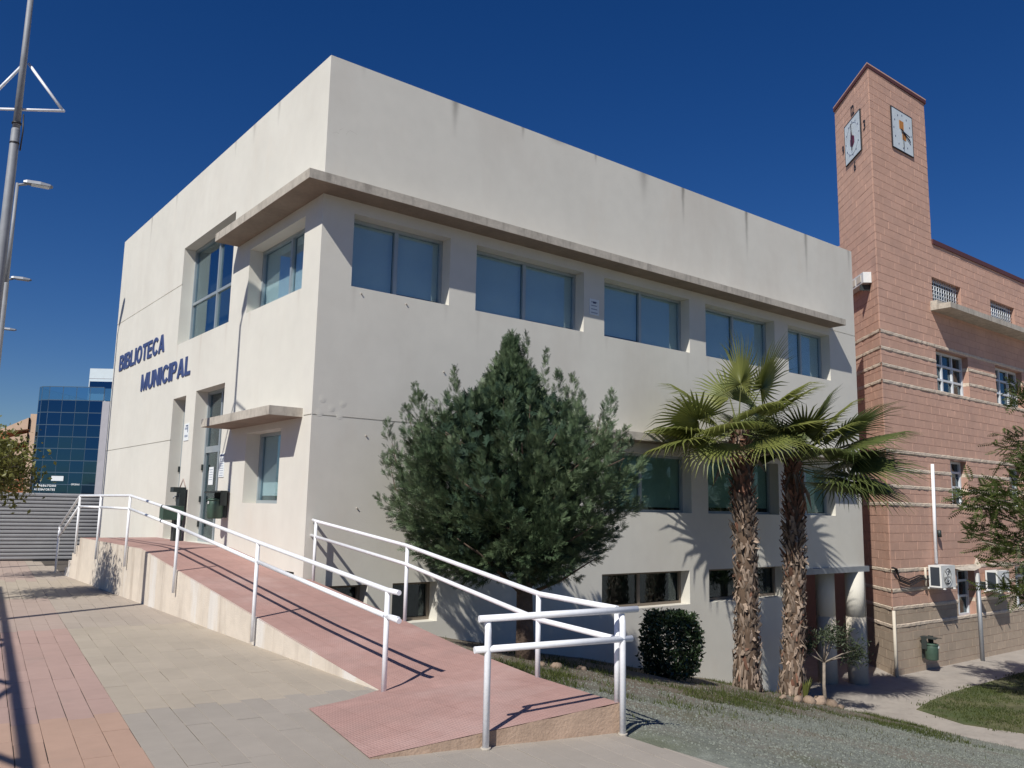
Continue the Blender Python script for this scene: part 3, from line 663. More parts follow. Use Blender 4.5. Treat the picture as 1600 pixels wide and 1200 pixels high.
Dp = AX+TD*TW_L; Bp = AX+ex*TW_R; Cp = Bp+TD*TW_L
core.quad(AX+ZG*ez, Dp+ZG*ez, Dp+TT*ez, AX+TT*ez); core.quad(Bp+RZ*ez, Cp+RZ*ez, Cp+TT*ez, Bp+TT*ez); core.quad(Dp+ZG*ez, Cp+ZG*ez, Cp+TT*ez, Dp+TT*ez)
core.quad(AX+TT*ez, Bp+TT*ez, Cp+TT*ez, Dp+TT*ez); core.quad(Bp+RZ*ez, np.array([XE, YP, RZ]), np.array([XE, 30, RZ]), np.array([Bp[0], 30, RZ]))
core.quad((XE, YP, ZG), (XE, 30, ZG), (XE, 30, RZ), (XE, YP, RZ))
core.quad(Dp+ZG*ez, Dp+ey*16+ZG*ez, Dp+ey*16+RZ*ez, Dp+RZ*ez)
core.build('wall', pinkmortar, sch)
# courses of blocks: the largest seen are parts of their own, the others one mesh
ch, cw, prj = .242, .52, .007
blocks = []
def course(P, U, N_, u0, u1, z0, z1, hs, tan=False):
    k0 = 0; z = z0
    while z < z1-.02:
        zt = min(z+ch, z1); u = u0-(cw/2 if k0 % 2 else 0)
        while u < u1-.01:
            a, b = max(u, u0), min(u+cw, u1); u += cw
            if b-a < .03: continue
            segs = [(a, b)]
            for h0, h1, v0, v1 in hs:
                if min(zt, v1)-max(z, v0) > .03:
                    ns = []
                    for p, q in segs:
                        if q <= h0 or p >= h1: ns.append((p, q)); continue
                        if h0-p > .03: ns.append((p, h0))
                        if q-h1 > .03: ns.append((h1, q))
                    segs = ns
            for p, q in segs:
                c = P+U*(p+q)/2+ez*(z+zt)/2; blocks.append((c, U, N_, (q-p)/2-.0012, (zt-z)/2-.0045, tan))
        z = zt; k0 += 1
bz = sorted(BAND)
lev = [ZG]+[q for b_ in bz for q in (b_-BH/2, b_+BH/2)]+[RZ]
hsr = [(a-AX[0], b-AX[0], c, d) for a, b, c, d in WH]
for a, b in zip(lev[::2], lev[1::2]):
    course(AX, ex, -ey, .012, 14.0, a, b, hsr, b < TAN+.1); course(AX, TD, TN, .012, TW_L, a, b, [], b < TAN+.1)
course(AX, ex, -ey, .012, TW_R, RZ, TT-.08, [], False); course(AX, TD, TN, .012, TW_L, RZ, TT-.08, [], False)
def bdist(b_):
    r = b_[0]-np.array([0, 0, 1.65]); d = float(r@RT[:, 2]); px = 800+1306*float(r@RT[:, 0])/d; py = 600+1306*float(r@RT[:, 1])/d
    facing = 1.0 if b_[2][1] < -.9 else .45
    return -(facing*b_[3]*b_[4]/d**2)*(1 if 1345 < px < 1600 and 90 < py < 1070 else 0)
blocks.sort(key=bdist)
bcache = {}; rest = MB()
def block_mesh(hw, hh, tan):
    key = (round(hw, 2), round(hh, 3), tan)
    if key not in bcache:
        q = MB(); b_ = .004; hw_, hh_ = key[0], key[1]
        V = [(-hw_, -hh_, 0), (hw_, -hh_, 0), (hw_, hh_, 0), (-hw_, hh_, 0), (-hw_+b_, -hh_+b_*.6, prj), (hw_-b_, -hh_+b_*.6, prj), (hw_-b_, hh_-b_*.6, prj), (-hw_+b_, hh_-b_*.6, prj)]
        q.add(V, [(4, 5, 6, 7), (0, 1, 5, 4), (1, 2, 6, 5), (2, 3, 7, 6), (3, 0, 4, 7)]); bcache[key] = q.mesh('block', tanblock if tan else pinkblock)
    return bcache[key]
for n, (c, U, N_, hw, hh, tan) in enumerate(blocks):
    jit = random.gauss(0, .0012)
    if n < 290:
        o = link('block', block_mesh(hw, hh, tan), sch)
        m4 = Matrix.Identity(4)
        for r in range(3): m4[r][0] = U[r]; m4[r][1] = ez[r]; m4[r][2] = N_[r]
        m4.translation = Vector(c+N_*(jit-.001))-sch.location; o.matrix_local = m4
    else:
        rest.cur = 1 if tan else 0; b_ = .004; o_ = c+N_*(jit-.001)
        tl = random.gauss(0, .0015)
        V = [o_+U*i*hw+ez*j*hh for i, j in ((-1, -1), (1, -1), (1, 1), (-1, 1))]+[o_+U*i*(hw-b_)+ez*j*(hh-b_*.6)+N_*(prj+tl*j) for i, j in ((-1, -1), (1, -1), (1, 1), (-1, 1))]
        rest.add(V, [(4, 5, 6, 7), (0, 1, 5, 4), (1, 2, 6, 5), (2, 3, 7, 6), (3, 0, 4, 7)])
tag(rest.build('blocks', [pinkblock, tanblock], sch), kind='stuff')
# rough stone bands, split round the windows
for z in BAND:
    m_ = MB()
    def strip(P, U, N_, a, b):
        n = max(1, int((b-a)/.16)); e0 = None
        for k in range(n+1):
            p = P+U*(a+(b-a)*k/n)+ez*z; pj = .02+random.uniform(-.008, .014); hh = BH/2+random.uniform(-.006, .008)
            e1 = (p-ez*hh, p-ez*hh*.55+N_*pj, p+ez*hh*.6+N_*(pj+random.uniform(-.006, .006)), p+ez*hh)
            if e0: [m_.quad(e0[i], e1[i], e1[i+1], e0[i+1]) for i in range(3)]
            e0 = e1
    parts_ = []
    cuts = sorted((a-AX[0], b-AX[0]) for a, b, c, d in WH if c+.02 < z < d-.02); u = 0.0
    for a, b in cuts+[(XE-AX[0], None)]:
        if a > u: strip(AX, ex, -ey, u, a); m_.build('stone_band', bandstone, sch); m_ = MB()
        u = b
    for a, b in cuts:
        for uu in (a, b):
            m_ = MB(); m_.quad(AX+ex*(uu+.003*(1 if uu == a else -1))+ez*(z-BH/2), AX+ex*(uu+.003*(1 if uu == a else -1))+ez*(z+BH/2), AX+ex*(uu+.003*(1 if uu == a else -1))+ez*(z+BH/2)+ey*WD, AX+ex*(uu+.003*(1 if uu == a else -1))+ez*(z-BH/2)+ey*WD); m_.build('reveal_band', bandstone, sch)
    m_ = MB(); strip(AX, TD, TN, 0, TW_L); m_.build('stone_band', bandstone, sch)
# coping
cp = MB(); o_ = .05
tp = [AX-ey*o_+TN*o_-ex*.03, Bp-ey*o_+ex*o_, Cp+ex*o_, Dp+TN*o_]
cp.prism([(q[0], q[1]) for q in tp], TT-.08, TT+.03); cp.box((Bp[0], YP-.05, RZ-.10), (XE, YP+.3, RZ+.05)); cp.build('coping', maroon, sch)
cp = MB(); cp.prism([(q[0], q[1]) for q in tp], TT+.032, TT+.07); cp.build('coping', pinkblock, sch)
# projecting slab under the top windows
MB().box((26.02, YP-.62, 8.03), (XE, YP+.1, 8.2)).build('slab', concrete, sch)
MB().box((26.03, YP-.22, 8.202), (26.45, YP+.05, 8.33)).build('slab_upstand', concrete, sch)
# windows of the pink building
for i, (a, b, c, d) in enumerate(WH):
    P = np.array([0, YP+WD, 0]); m_ = MB(); row = i//3
    if row == 0:
        bars(m_, P, ex, ez, -ey, a, b, c, d, .04, .05); wn = m_.build('window', frame_w, sch)
        gr = MB()
        for k in range(1, 12): gr.tube([(a+(b-a)*k/12, YP+.1, c), (a+(b-a)*k/12, YP+.1, d)], .014, 5)
        for k in range(1, 7): gr.tube([(a, YP+.1, c+(d-c)*k/7), (b, YP+.1, c+(d-c)*k/7)], .013, 5)
        gr.build('grille', frame_w, wn); us, vs = [], []
    else:
        us = [a+(b-a)*.36, a+(b-a)*.68] if row == 1 else [a+(b-a)*.42]
        vs = [c+(d-c)*.34, c+(d-c)*.68] if row == 1 else [c+(d-c)*.42, c+(d-c)*.75]
        bars(m_, P, ex, ez, -ey, a, b, c, d, .07, .07, [(q, .07) for q in us], [(q, .065) for q in vs]); wn = m_.build('window', frame_w, sch)
    cu = [a]+us+[b]; cv = [c]+vs+[d]
    for p, q in zip(cu, cu[1:]):
        for r, t_ in zip(cv, cv[1:]): MB().box((p+.03, YP+WD+.004, r+.03), (q-.03, YP+WD+.012, t_-.03)).build('pane', glass_dark if row else glass, wn)
    MB().box((a-.1, YP+WD+.2, c-.1), (b+.1, YP+WD+.25, d+.1)).build('room', darkroom, wn)
# clocks
def clock(P, U, N_, u, z, style):
    P = np.array(P, float); pt = lambda a, b, d=0: P+U*(u+a)+ez*(z+b)+N_*d; hw, hh = .64, .655
    c = MB(); c.obox(pt(0, 0, .025), U*hw, ez*hh, N_*.02); ck = c.build('clock', clockwhite, sch)
    f = MB(); bars(f, P+U*u+ez*z+N_*.012, U, ez, N_, -hw-.016, hw+.016, -hh-.016, hh+.016, .022, .04); f.build('clock_frame', black, ck)
    for k in range(12):
        t_ = 2*math.pi*k/12; r = .54; c = MB(); c.obox(pt(r*math.sin(t_), r*math.cos(t_), .048), U*.018, ez*.024, N_*.003); c.build('hour_mark', ink, ck)
    def hand(ang, ln, wd, tail=.12):
        dr = U*math.sin(ang)+ez*math.cos(ang); pr = U*math.cos(ang)-ez*math.sin(ang); c = MB()
        c.obox(pt(0, 0, .07)+dr*(ln-tail)/2, dr*(ln+tail)/2, pr*wd, N_*.006); c.build('hand', black, ck)
    if style == 0:
        rg = MB(); rg.tube([pt(.5*math.sin(q), .5*math.cos(q), .046) for q in np.linspace(0, 2*math.pi, 33)], .008, 4, False); rg.build('ring', ink_soft, ck)
        h_ = MB(); h_.add([pt(.2*math.sin(q)+.02, .2*math.cos(q)-.08, .05) for q in np.linspace(0, 2*math.pi, 7)[:-1]], [tuple(range(6))]); h_.build('emblem', maroon_mark, ck)
        h_ = MB(); h_.quad(pt(0, .05, .051), pt(.16, .05, .051), pt(.12, .3, .051), pt(.05, .24, .051)); h_.build('emblem', maroon_mark, ck)
        hand(.12, .50, .012, .18); hand(math.pi-.10, .38, .018, .1)
    else:
        for (a0, a1, b0, b1) in ((-.2, .08, .06, .34), (-.03, .2, -.26, .0)):
            h_ = MB(); h_.quad(pt(a0, b0, .05), pt(a1, b0, .05), pt(a1, b1, .05), pt(a0, b1, .05)); em = h_.build('emblem', orange_mark, ck)
            for t_ in (.33, .66): q = MB(); q.obox(pt(a0+(a1-a0)*t_, (b0+b1)/2, .053), U*.008, ez*(b1-b0)/2, N_*.002); q.build('emblem_line', maroon, em)
        hand(2.05, .5, .018); hand(1.75, .42, .014); hand(math.pi-.02, .56, .010, .0)
    return ck
ck = clock(AX, TD, TN, 1.29, 13.36, 0); clock(AX, ex, -ey, 1.88, 13.53, 1)
for tx, a, z in (('12', -.13, 14.14), ('3', .80, 13.23), ('6', -.07, 12.28), ('9', -.98, 13.2)):
    wd = .26 if tx == '12' else .15
    letters(ck, tx, -(1.29-a)+0, -(1.29-a)+wd, z, .32, black, AX, -TD, TN, .006, .02)
# box on the tower's side, corner guard, pipe, cables, awning
bx = MB(); q = AX+TD*1.15+TN*.14+ez*8.6; bx.obox(q, TD*.78, TN*.12, ez*.16); fl = bx.build('wall_box', ac_white, sch)
for k in range(3): r = MB(); r.obox(q+TN*.125+TD*(-.45+.45*k), TD*.16, TN*.008, ez*.10); r.build('louvre', cream, fl)
r = MB(); r.obox(AX+TD*.55+TN*.15+ez*8.33, TD*.02, TN*.15, ez*.09); r.build('bracket', dark_metal, fl)
MB().tube([(22.80, YP-.05, ZG), (22.80, YP-.05, TAN)], .045, 8).build('corner_guard', cream, sch)
MB().tube([(25.42, YP-.08, 3.2), (25.32, YP-.08, .28)], .05, 8).build('conduit', white_paint, sch)
MB().tube([(25.53, YP-.12, 1.25), (25.55, YP-.12, 1.05)], .06, 8).build('conduit_box', dark_metal, sch)
MB().tube([(24.6, YP-.1, .2), (24.6, YP-.1, -.33)], .035, 8).build('bracket_upright', cream, sch)
for k in range(4):
    p0 = np.array([21.6, YP-.05, .42]); seq = [(22.78, .24), (22.95, .2), (23.1, .02-.05*k), (23.7, -.12-.05*k), (24.3, -.02-.04*k), (24.9, -.06-.02*k)]
    MB().tube([(x, YP-.06-.02*k, z) for x, z in seq], .018, 5).build('cable', black, sch)
aw = MB(); aw.add([(26.5, YP-.25, .07), (27.9, YP-.25, .12), (28.0, YP+.0, .2), (26.5, YP, .13), (28.1, YP-.03, .42), (27.3, YP-.3, .04)], [(0, 5, 3), (5, 1, 2, 3), (1, 4, 2)]); aw.build('torn_awning', concrete, sch)
MB().box((32.75, YP-.06, ZG+.05), (34.1, YP-.02, -.1)).build('door', panel_w, sch)
# ---- air conditioners, bin and post by the pink wall
def ac(label, x, y, z):
    t_ = thing('air_conditioner', label, 'air conditioner', (x, y, z), 'air conditioners on the pink wall')
    w_, d_, h_ = .86, .36, .62
    b_ = MB().box((x, y-d_, z), (x+w_, y, z+h_)); b_.build('casing', ac_white, t_)
    MB().box((x-.006, y-d_+.05, z+.05), (x+.004, y-.05, z+h_-.05)).build('coil', fan_dark, t_)
    cx, cz = x+.36, z+h_/2; f = MB(); ring = [(cx+.24*math.cos(q), y-d_-.008, cz+.24*math.sin(q)) for q in np.linspace(0, 2*math.pi, 25)[:-1]]
    f.add(ring, [tuple(range(24))]); fo = f.build('fan_opening', fan_dark, t_)
    for k in range(5):
        a = 2*math.pi*k/5; f = MB(); f.add([(cx, y-d_-.012, cz), (cx+.22*math.cos(a), y-d_-.016, cz+.22*math.sin(a)), (cx+.2*math.cos(a+.7), y-d_-.010, cz+.2*math.sin(a+.7))], [(0, 1, 2)]); f.build('blade', ac_white, fo)
    for r in (.24, .17, .1): MB().tube([(cx+r*math.cos(q), y-d_-.025, cz+r*math.sin(q)) for q in np.linspace(0, 2*math.pi, 25)], .006, 4, False).build('guard_ring', ac_white, fo)
    for xx in (x+.1, x+w_-.15): MB().box((xx, y-d_-.05, z-.05), (xx+.04, YP, z-.01)).build('bracket', ac_white, t_)
ac('white air conditioner with its round fan facing out, left of the barred ground window', 24.75, YP-.12, -.36)
ac('white air conditioner half hidden by the feathery tree, right of the grey post', 28.45, YP-.12, -.62)
def bin_(label, x, y, z, ax, s_=1.0, group='green litter bins', cat='litter bin'):
    """round bin with a curved hood on a back bracket; ax = outward direction"""
    ax = np.array(ax, float); sd = np.cross(ez, ax); t_ = thing('litter_bin', label, cat, (x, y, z), group); B = np.array([x, y, z])
    c = B+ax*.25*s_; r = .17*s_; d = MB(); d.tube([c, c+ez*.02*s_, c+ez*.30*s_, c+ez*.40*s_, c+ez*.43*s_], [r*.86, r*.95, r, r*.97, r*.8], 20); d.build('drum', green_metal, t_)
    MB().tube([c+ez*.385*s_, c+ez*.41*s_], r*1.06, 20).build('rim', green_metal, t_)
    h = MB(); top_ = .60*s_
    for k in range(8):
        a0, a1 = (k/8-.5)*2.0, ((k+1)/8-.5)*2.0
        P0 = lambda a, rr, zz: c+sd*math.sin(a)*r*1.25+ax*(rr)+ez*(zz-.05*s_*(1-math.cos(a)))
        q = [P0(a0, -.22*s_, top_), P0(a1, -.22*s_, top_), P0(a1, .2*s_, top_-.015), P0(a0, .2*s_, top_-.015)]
        h.add(q+[p-ez*.012 for p in q], [(0, 1, 2, 3), (7, 6, 5, 4), (2, 6, 7, 3), (0, 4, 5, 1), (1, 5, 6, 2), (3, 7, 4, 0)])
    h.build('hood', dark_metal, t_)
    for k in (-1, 1): MB().obox(c+sd*k*r*1.1-ax*.1*s_+ez*.44*s_, sd*.008, ax*.07*s_, ez*.16*s_).build('side_bracket', dark_metal, t_)
    MB().obox(B+ax*.03+ez*.3*s_, sd*.06*s_, ax*.02, ez*.28*s_).build('back_plate', dark_metal, t_)
    MB().obox(c+ax*r*1.0+sd*r*.3+ez*.34*s_, sd*.025*s_, ax*.006, ez*.03*s_).build('lock_plate', ac_white, t_)
    return t_
bin_('green round hooded litter bin fixed to the library wall beside the entrance door', XC, YC+3.4, 1.36, (-1, 0, 0), .84)
bin_('small dark green hooded litter bin on the tan wall below the clock tower', 24.35, YP-.02, -2.32, (0, -1, 0), 1.05)
gp = thing('grey_post', 'thin grey steel post with a small lamp on top, before the tan wall', 'post', (27.6, YP-.25, ZG+.1))
MB().tube([(27.6, YP-.25, ZG+.05), (27.6, YP-.25, -.35)], .06, 10).build('shaft', galv, gp); MB().box((27.56, YP-.29, -.35), (27.64, YP-.2, -.05)).build('cap', ac_white, gp); MB().box((27.64, YP-.4, -.52), (27.76, YP-.2, -.3)).build('lamp', dark_metal, gp)
# ---- drinking fountain by the entrance
ft = thing('drinking_fountain', 'dark green metal drinking fountain with a projecting basin by the library entrance', 'fountain', (XC-.16, YC+5.85, .862))
fx, fy, z0 = XC-.16, YC+5.8, .862
MB().box((fx-.06, fy-.09, z0), (fx+.1, fy+.09, z0+.42)).build('pedestal', dark_metal, ft)
bs = MB(); bs.box((fx-.3, fy-.13, z0+.421), (fx+.1, fy+.13, z0+.70)); bs.build('basin', green_metal, ft)
MB().box((fx-.0, fy-.11, z0+.702), (fx+.12, fy+.11, z0+1.08)).build('back_panel', dark_metal, ft)
MB().box((fx-.13, fy-.11, z0+.98), (fx-.002, fy+.11, z0+1.08)).build('hood', dark_metal, ft)
MB().box((fx-.27, fy-.1, z0+.7005), (fx-.05, fy+.1, z0+.712)).build('grate', galv, ft)
MB().tube([(fx-.0, fy, z0+.9), (fx-.08, fy, z0+.89), (fx-.09, fy, z0+.85)], .014, 6).build('spout', galv, ft)
# ================================================================ STREET FURNITURE, LEFT SIDE
def lamp_post(label, x, y, tri=False):
    t_ = thing('lamp_post', label, 'lamp post', (x, y, 0), 'lamp posts in a row along the plaza')
    MB().tube([(x, y, -.02), (x, y, .05)], .13, 16).build('base', pole_paint, t_)
    MB().tube([(x, y, 0), (x, y, 6.9), (x, y, 6.92)], [.085, .058, .05], 16).build('lower_shaft', pole_paint, t_)
    MB().tube([(x, y, 6.9), (x, y, 9.5)], [.05, .036], 14).build('upper_shaft', pole_paint, t_)
    dr = np.array([.993, -.11, 0.]); p = np.array([x, y, 9.5])
    MB().tube([p-ez*.05, p+dr*.2+ez*.02], .035, 8).build('arm', pole_paint, t_)
    sd = np.cross(ez, dr); h = MB(); secs = [(.12, .05, .05), (.2, .10, .09), (.5, .14, .10), (.72, .12, .06), (.78, .06, .03)]; V = []; 
    for a, w_, hh in secs: V += [p+dr*a+sd*i*w_+ez*(.06+j*hh) for i, j in ((-1, -.3), (-.7, .6), (.7, .6), (1, -.3))]
    F = [(0, 1, 2, 3)]+[(4*k+i, 4*k+(i+1) % 4, 4*k+4+(i+1) % 4, 4*k+4+i) for k in range(4) for i in range(4)]+[(19, 18, 17, 16)]
    h.add(V, F); h.build('lamp_head', galv, t_)
    g_ = MB(); g_.obox(p+dr*.5+ez*.025, dr*.2, sd*.09, ez*.012); g_.build('diffuser', paper, t_)
    if tri:
        for z in (7.0, 6.70): MB().tube([(x, y, z-.012), (x, y, z+.012)], .064, 14).build('clamp', black, t_)
        dr = np.array([.80, -.60, 0]); q = np.array([x+.045, y+.06, 0]); w_ = .60
        a, b, c = q+ez*7.97, q+dr*w_+ez*7.25, q-dr*w_+ez*7.25
        T = MB(); T.tube([a+dr*.03, b], .021, 8); T.tube([b+dr*.02, c-dr*.02], .021, 8); T.tube([c, a-dr*.03], .021, 8); T.build('triangle_frame', white_paint, t_)
        MB().tube([(x+.07, y-.03, 7.15), (x+.085, y-.03, 6.9), (x+.075, y-.03, 6.6)], .011, 5).build('cable', black, t_)
lamp_post('nearest grey lamp post carrying a white triangular frame', 1.36, 13.42, True)
lamp_post('second grey lamp post, its head showing just right of the nearest pole', 2.55, 23.55)
lamp_post('third grey lamp post, its small head below the second one', 3.72, 34.4)
lamp_post('farthest grey lamp post, only the tip of its head in view', 4.75, 45.3)
# lattice beam outside the picture whose shadow lies on the paving
tr = thing('lattice_beam', 'steel lattice beam whose zigzag shadow lies on the pink paving at lower left', 'beam', (-3.0, -.5, 0))
o0 = np.array([1.36-3.7*2.2/2.42, 8.84-3.7/2.42, 0])-PV*7.12
top_z, bot_z = 3.70, 3.16
def sqbar(mb_, a, b, h=.028):
    a, b = np.array(a, float), np.array(b, float); d = b-a; L_ = np.linalg.norm(d); d /= L_; s_ = np.cross(d, ez); s_ /= np.linalg.norm(s_)+1e-9; u_ = np.cross(s_, d)
    mb_.obox((a+b)/2, d*L_/2, s_*h, u_*h)
for z in (top_z, bot_z):
    m_ = MB(); sqbar(m_, o0+ez*z, o0+PV*17+ez*z); m_.build('chord', pole_paint, tr)
for k in range(12):
    a = o0+PV*(1.36*k+.32); b = o0+PV*(1.36*(k+1)+.32); m_ = MB()
    za, zb = (bot_z, top_z) if k % 2 == 0 else (top_z, bot_z)
    sqbar(m_, a+ez*za, b+ez*zb, .022); m_.build('web', pole_paint, tr)
for v in (1.0, 16.2):
    p = o0+PV*v; m_ = MB(); m_.tube([p, p+ez*bot_z], .06, 10); m_.build('leg', pole_paint, tr)
# corrugated steel fence across the street
fn = thing('steel_fence', 'grey steel fence of horizontal slats at the end of the plaza', 'fence', (3.4, 26.1, 0))
fo = np.array([4.0, 26.02, 0]); fd = np.array([.9806, -.196, 0]); fn_ = np.array([-.196, -.9806, 0])
for k in range(18):
    z = .03+k*.099; m_ = MB(); a, b = fo-fd*11, fo+fd*1.83
    P = lambda q, dn, dz: q+fn_*dn+ez*(z+dz)
    m_.quad(P(a, .0, 0), P(b, .0, 0), P(b, .035, .022), P(a, .035, .022)); m_.quad(P(a, .035, .022), P(b, .035, .022), P(b, .035, .062), P(a, .035, .062)); m_.quad(P(a, .035, .062), P(b, .035, .062), P(b, 0, .097), P(a, 0, .097))
    m_.build('slat', fence_m, fn)
m_ = MB(); m_.obox(fo-fd*4.6-fn_*.03+ez*.9, fd*6.4, fn_*.004, ez*.9); m_.build('backing', fence_d, fn)
for q in (-10.9, -7.5, -4.1, -.7, 1.78): m_ = MB(); m_.obox(fo+fd*q-fn_*.07+ez*.92, fd*.05, fn_*.035, ez*.92); m_.build('post', galv, fn)
m_ = MB(); m_.obox(fo+fd*1.9+ez*.9, fd*.05, fn_*.05, ez*.9); m_.build('post', dark_metal, fn)
# far buildings beyond the fence, measured in a frame that faces the plaza
BO = np.array([9.77, 68.58, 0]); BS = np.array([.787, -.617, 0]); BF = np.array([.617, .787, 0])
ob = thing('glass_office_building', 'blue glass office block with a rounded corner behind the steel fence', 'office building', tuple(BO+BS*3))
prof = [np.array([1.24-1.24*math.cos(a), 1.24-1.24*math.sin(a)]) for a in np.linspace(0, math.pi/2, 4)]
prof = [np.array([0, 9.0]), np.array([0, 5.0])]+prof+[np.array([1.24+q, 0]) for q in (.98, 1.96, 2.94, 3.95)]
W_ = lambda q, z, dn=0: BO+BS*q[0]+BF*(q[1]+dn)+ez*z
zr = [0, .92, 1.84, 2.7, 3.55, 4.4, 5.25, 6.1, 6.95, 7.85, 8.75, 9.72]
m_ = MB()
for a, b in zip(prof, prof[1:]): m_.quad(W_(a, 0, .3), W_(b, 0, .3), W_(b, 8.7, .3), W_(a, 8.7, .3))
m_.add([W_(q, 8.72, .1) for q in prof]+[W_((5.19, 9), 8.72)], [tuple(range(len(prof)+1))]); m_.build('wall', bdark, ob)
for i, (a, b) in enumerate(zip(prof, prof[1:])):
    for z0, z1 in zip(zr, zr[1:]):
        d = (b-a); d = d/np.linalg.norm(d)*.02; tilt = random.gauss(0, .006); p = MB()
        p.quad(W_(a+d, z0+.025), W_(b-d, z0+.025), W_(b-d, z1-.025, tilt), W_(a+d, z1-.025, tilt)); p.build('pane', bglass2 if z0 > 8.7 else bglass, ob)
m_ = MB()
for q in prof[1:]: m_.obox(W_(q, 4.86, .03), BS*.022, BF*.02, ez*4.86)
m_.build('mullion', bmull, ob)
for z in zr[1:]:
    m_ = MB()
    for a, b in zip(prof, prof[1:]): m_.quad(W_(a, z-.025, -.012), W_(b, z-.025, -.012), W_(b, z+.025, -.012), W_(a, z+.025, -.012))
    m_.build('transom', bmull, ob)
m_ = MB(); m_.obox(W_((5.45, 2), 4.35), BS*.26, BF*2.1, ez*4.35); m_.build('pier', panel_g, ob)
m_ = MB(); m_.obox(W_((5.45, 2.02), 9.2), BS*.22, BF*2, ez*.45); m_.build('parapet_glass', bglass2, ob)
m_ = MB(); m_.obox(W_((2.45, -.04), 3.12), BS*.43, BF*.02, ez*.17); sgn = m_.build('sign_panel', paper, ob)
for tx, a, b, z, h in (('el 968 671 200', .95, 2.4, 2.52, .15), ('A LES IMPORTES', .85, 2.35, 2.25, .15), ('OFICINAS', 3.45, 4.05, 2.66, .12)): letters(ob, tx.replace(' ', ''), a, b, z, h, paper, BO-BF*.03, BS, -BF, .02, .01)
pt_ = thing('white_rooftop_block', 'white panelled upper block rising behind the blue glass office', 'building', tuple(BO+BS*5+BF*3))
m_ = MB(); m_.prism([tuple((BO+BS*a+BF*b)[:2]) for a, b in ((3.2, 1.6), (9, 1.6), (9, 9), (2.2, 9), (2.2, 4.4))], 0, 11.35); m_.build('wall', panel_w, pt_)
m_ = MB(); m_.obox(W_((4.15, 1.56), 9.95), BS*.85, BF*.03, ez*.42); m_.build('window', bglass, pt_)
for z in (10.6, 9.9): m_ = MB(); m_.obox(W_((6, 1.592), z), BS*2.8, BF*.006, ez*.012); m_.build('panel_joint', panel_g, pt_)
sb_ = thing('concrete_stair_tower', 'small beige concrete stair tower peeping over the glass office roof', 'building', tuple(BO+BS*2+BF*9))
m_ = MB(); m_.obox(W_((2.15, 10), 5.2), BS*.9, BF*1, ez*5.22); m_.build('wall', cream, sb_)
m_ = MB(); m_.obox(W_((2.15, 8.97), 10.05), BS*.7, BF*.02, ez*.05); m_.build('groove', concrete, sb_)
pe = thing('peach_house', 'peach rendered house with stepped eaves left of the glass office', 'house', tuple(BO-BS*2))
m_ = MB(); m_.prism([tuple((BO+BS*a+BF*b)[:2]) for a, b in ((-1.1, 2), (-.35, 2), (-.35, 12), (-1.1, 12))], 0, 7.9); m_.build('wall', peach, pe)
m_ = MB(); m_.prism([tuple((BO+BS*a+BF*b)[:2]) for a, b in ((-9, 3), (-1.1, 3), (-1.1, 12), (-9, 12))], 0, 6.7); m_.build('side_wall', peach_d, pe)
m_ = MB()
for k, (z0, z1, ln) in enumerate(((6.75, 7.25, 2.2), (5.75, 6.1, 3.5), (4.6, 4.95, 3.5))):
    P = lambda a, b, z: W_((a, b), z); a0 = -1.1-ln
    m_.add([P(-1.1, 1.8, z0), P(a0, 1.8, z0-.25), P(a0, 1.8, z1-.65), P(-1.1, 1.8, z1+.35), P(-1.1, 3, z0), P(a0, 3, z0-.25), P(a0, 3, z1-.65), P(-1.1, 3, z1+.35)], [(0, 1, 2, 3), (7, 6, 5, 4), (0, 4, 5, 1), (3, 2, 6, 7), (1, 5, 6, 2)])
m_.build('eaves', peach, pe)
m_ = MB(); m_.tube([W_((-.9, 4), 7.8), W_((-.9, 4), 9.0)], .025, 5)
for z, l in ((8.9, .3), (8.7, .4), (8.5, .3)): m_.tube([W_((-.9-l, 4), z), W_((-.9+l, 4), z)], .016, 4)
m_.build('aerial', pole_paint, pe)
gp_ = thing('grey_flat_block', 'narrow pale flat block between the peach house and glass office', 'building', tuple(BO-BS*.2+BF*5))
m_ = MB(); m_.prism([tuple((BO+BS*a+BF*b)[:2]) for a, b in ((-.36, 5), (.0, 5), (1.5, 14), (-.36, 14))], 0, 8.9); m_.build('wall', cream, gp_)
for k in range(5):
    m_ = MB(); m_.obox(W_((-.18, 4.985), 2.2+1.5*k), BS*.09, BF*.02, ez*.5); m_.build('window', bdark, gp_)

# ================================================================ VEGETATION
def frames(dirs, spin=None):
    """rotation matrices (n,3,3): columns side, along, normal"""
    n = len(dirs); a = dirs/np.linalg.norm(dirs, axis=1, keepdims=True); up = np.tile([0, 0, 1.], (n, 1)); up[np.abs(a[:, 2]) > .95] = [1, 0, 0]
    s_ = np.cross(a, up); s_ /= np.linalg.norm(s_, axis=1, keepdims=True); nn = np.cross(s_, a)
    if spin is not None:
        c, q = np.cos(spin)[:, None], np.sin(spin)[:, None]; s_, nn = s_*c+nn*q, nn*c-s_*q
    return np.stack([s_, a, nn], 2)
def stamp(T, F, pos, Rm, scale):
    """instances of a template as one vertex/face array"""
    n, k = len(pos), len(T); V = np.einsum('nij,kj->nki', Rm, T)*np.asarray(scale).reshape(n, 1, 1)+pos[:, None, :]
    FF = (np.arange(n)[:, None, None]*k+F[None]).reshape(-1, F.shape[1]); return V.reshape(-1, 3), FF
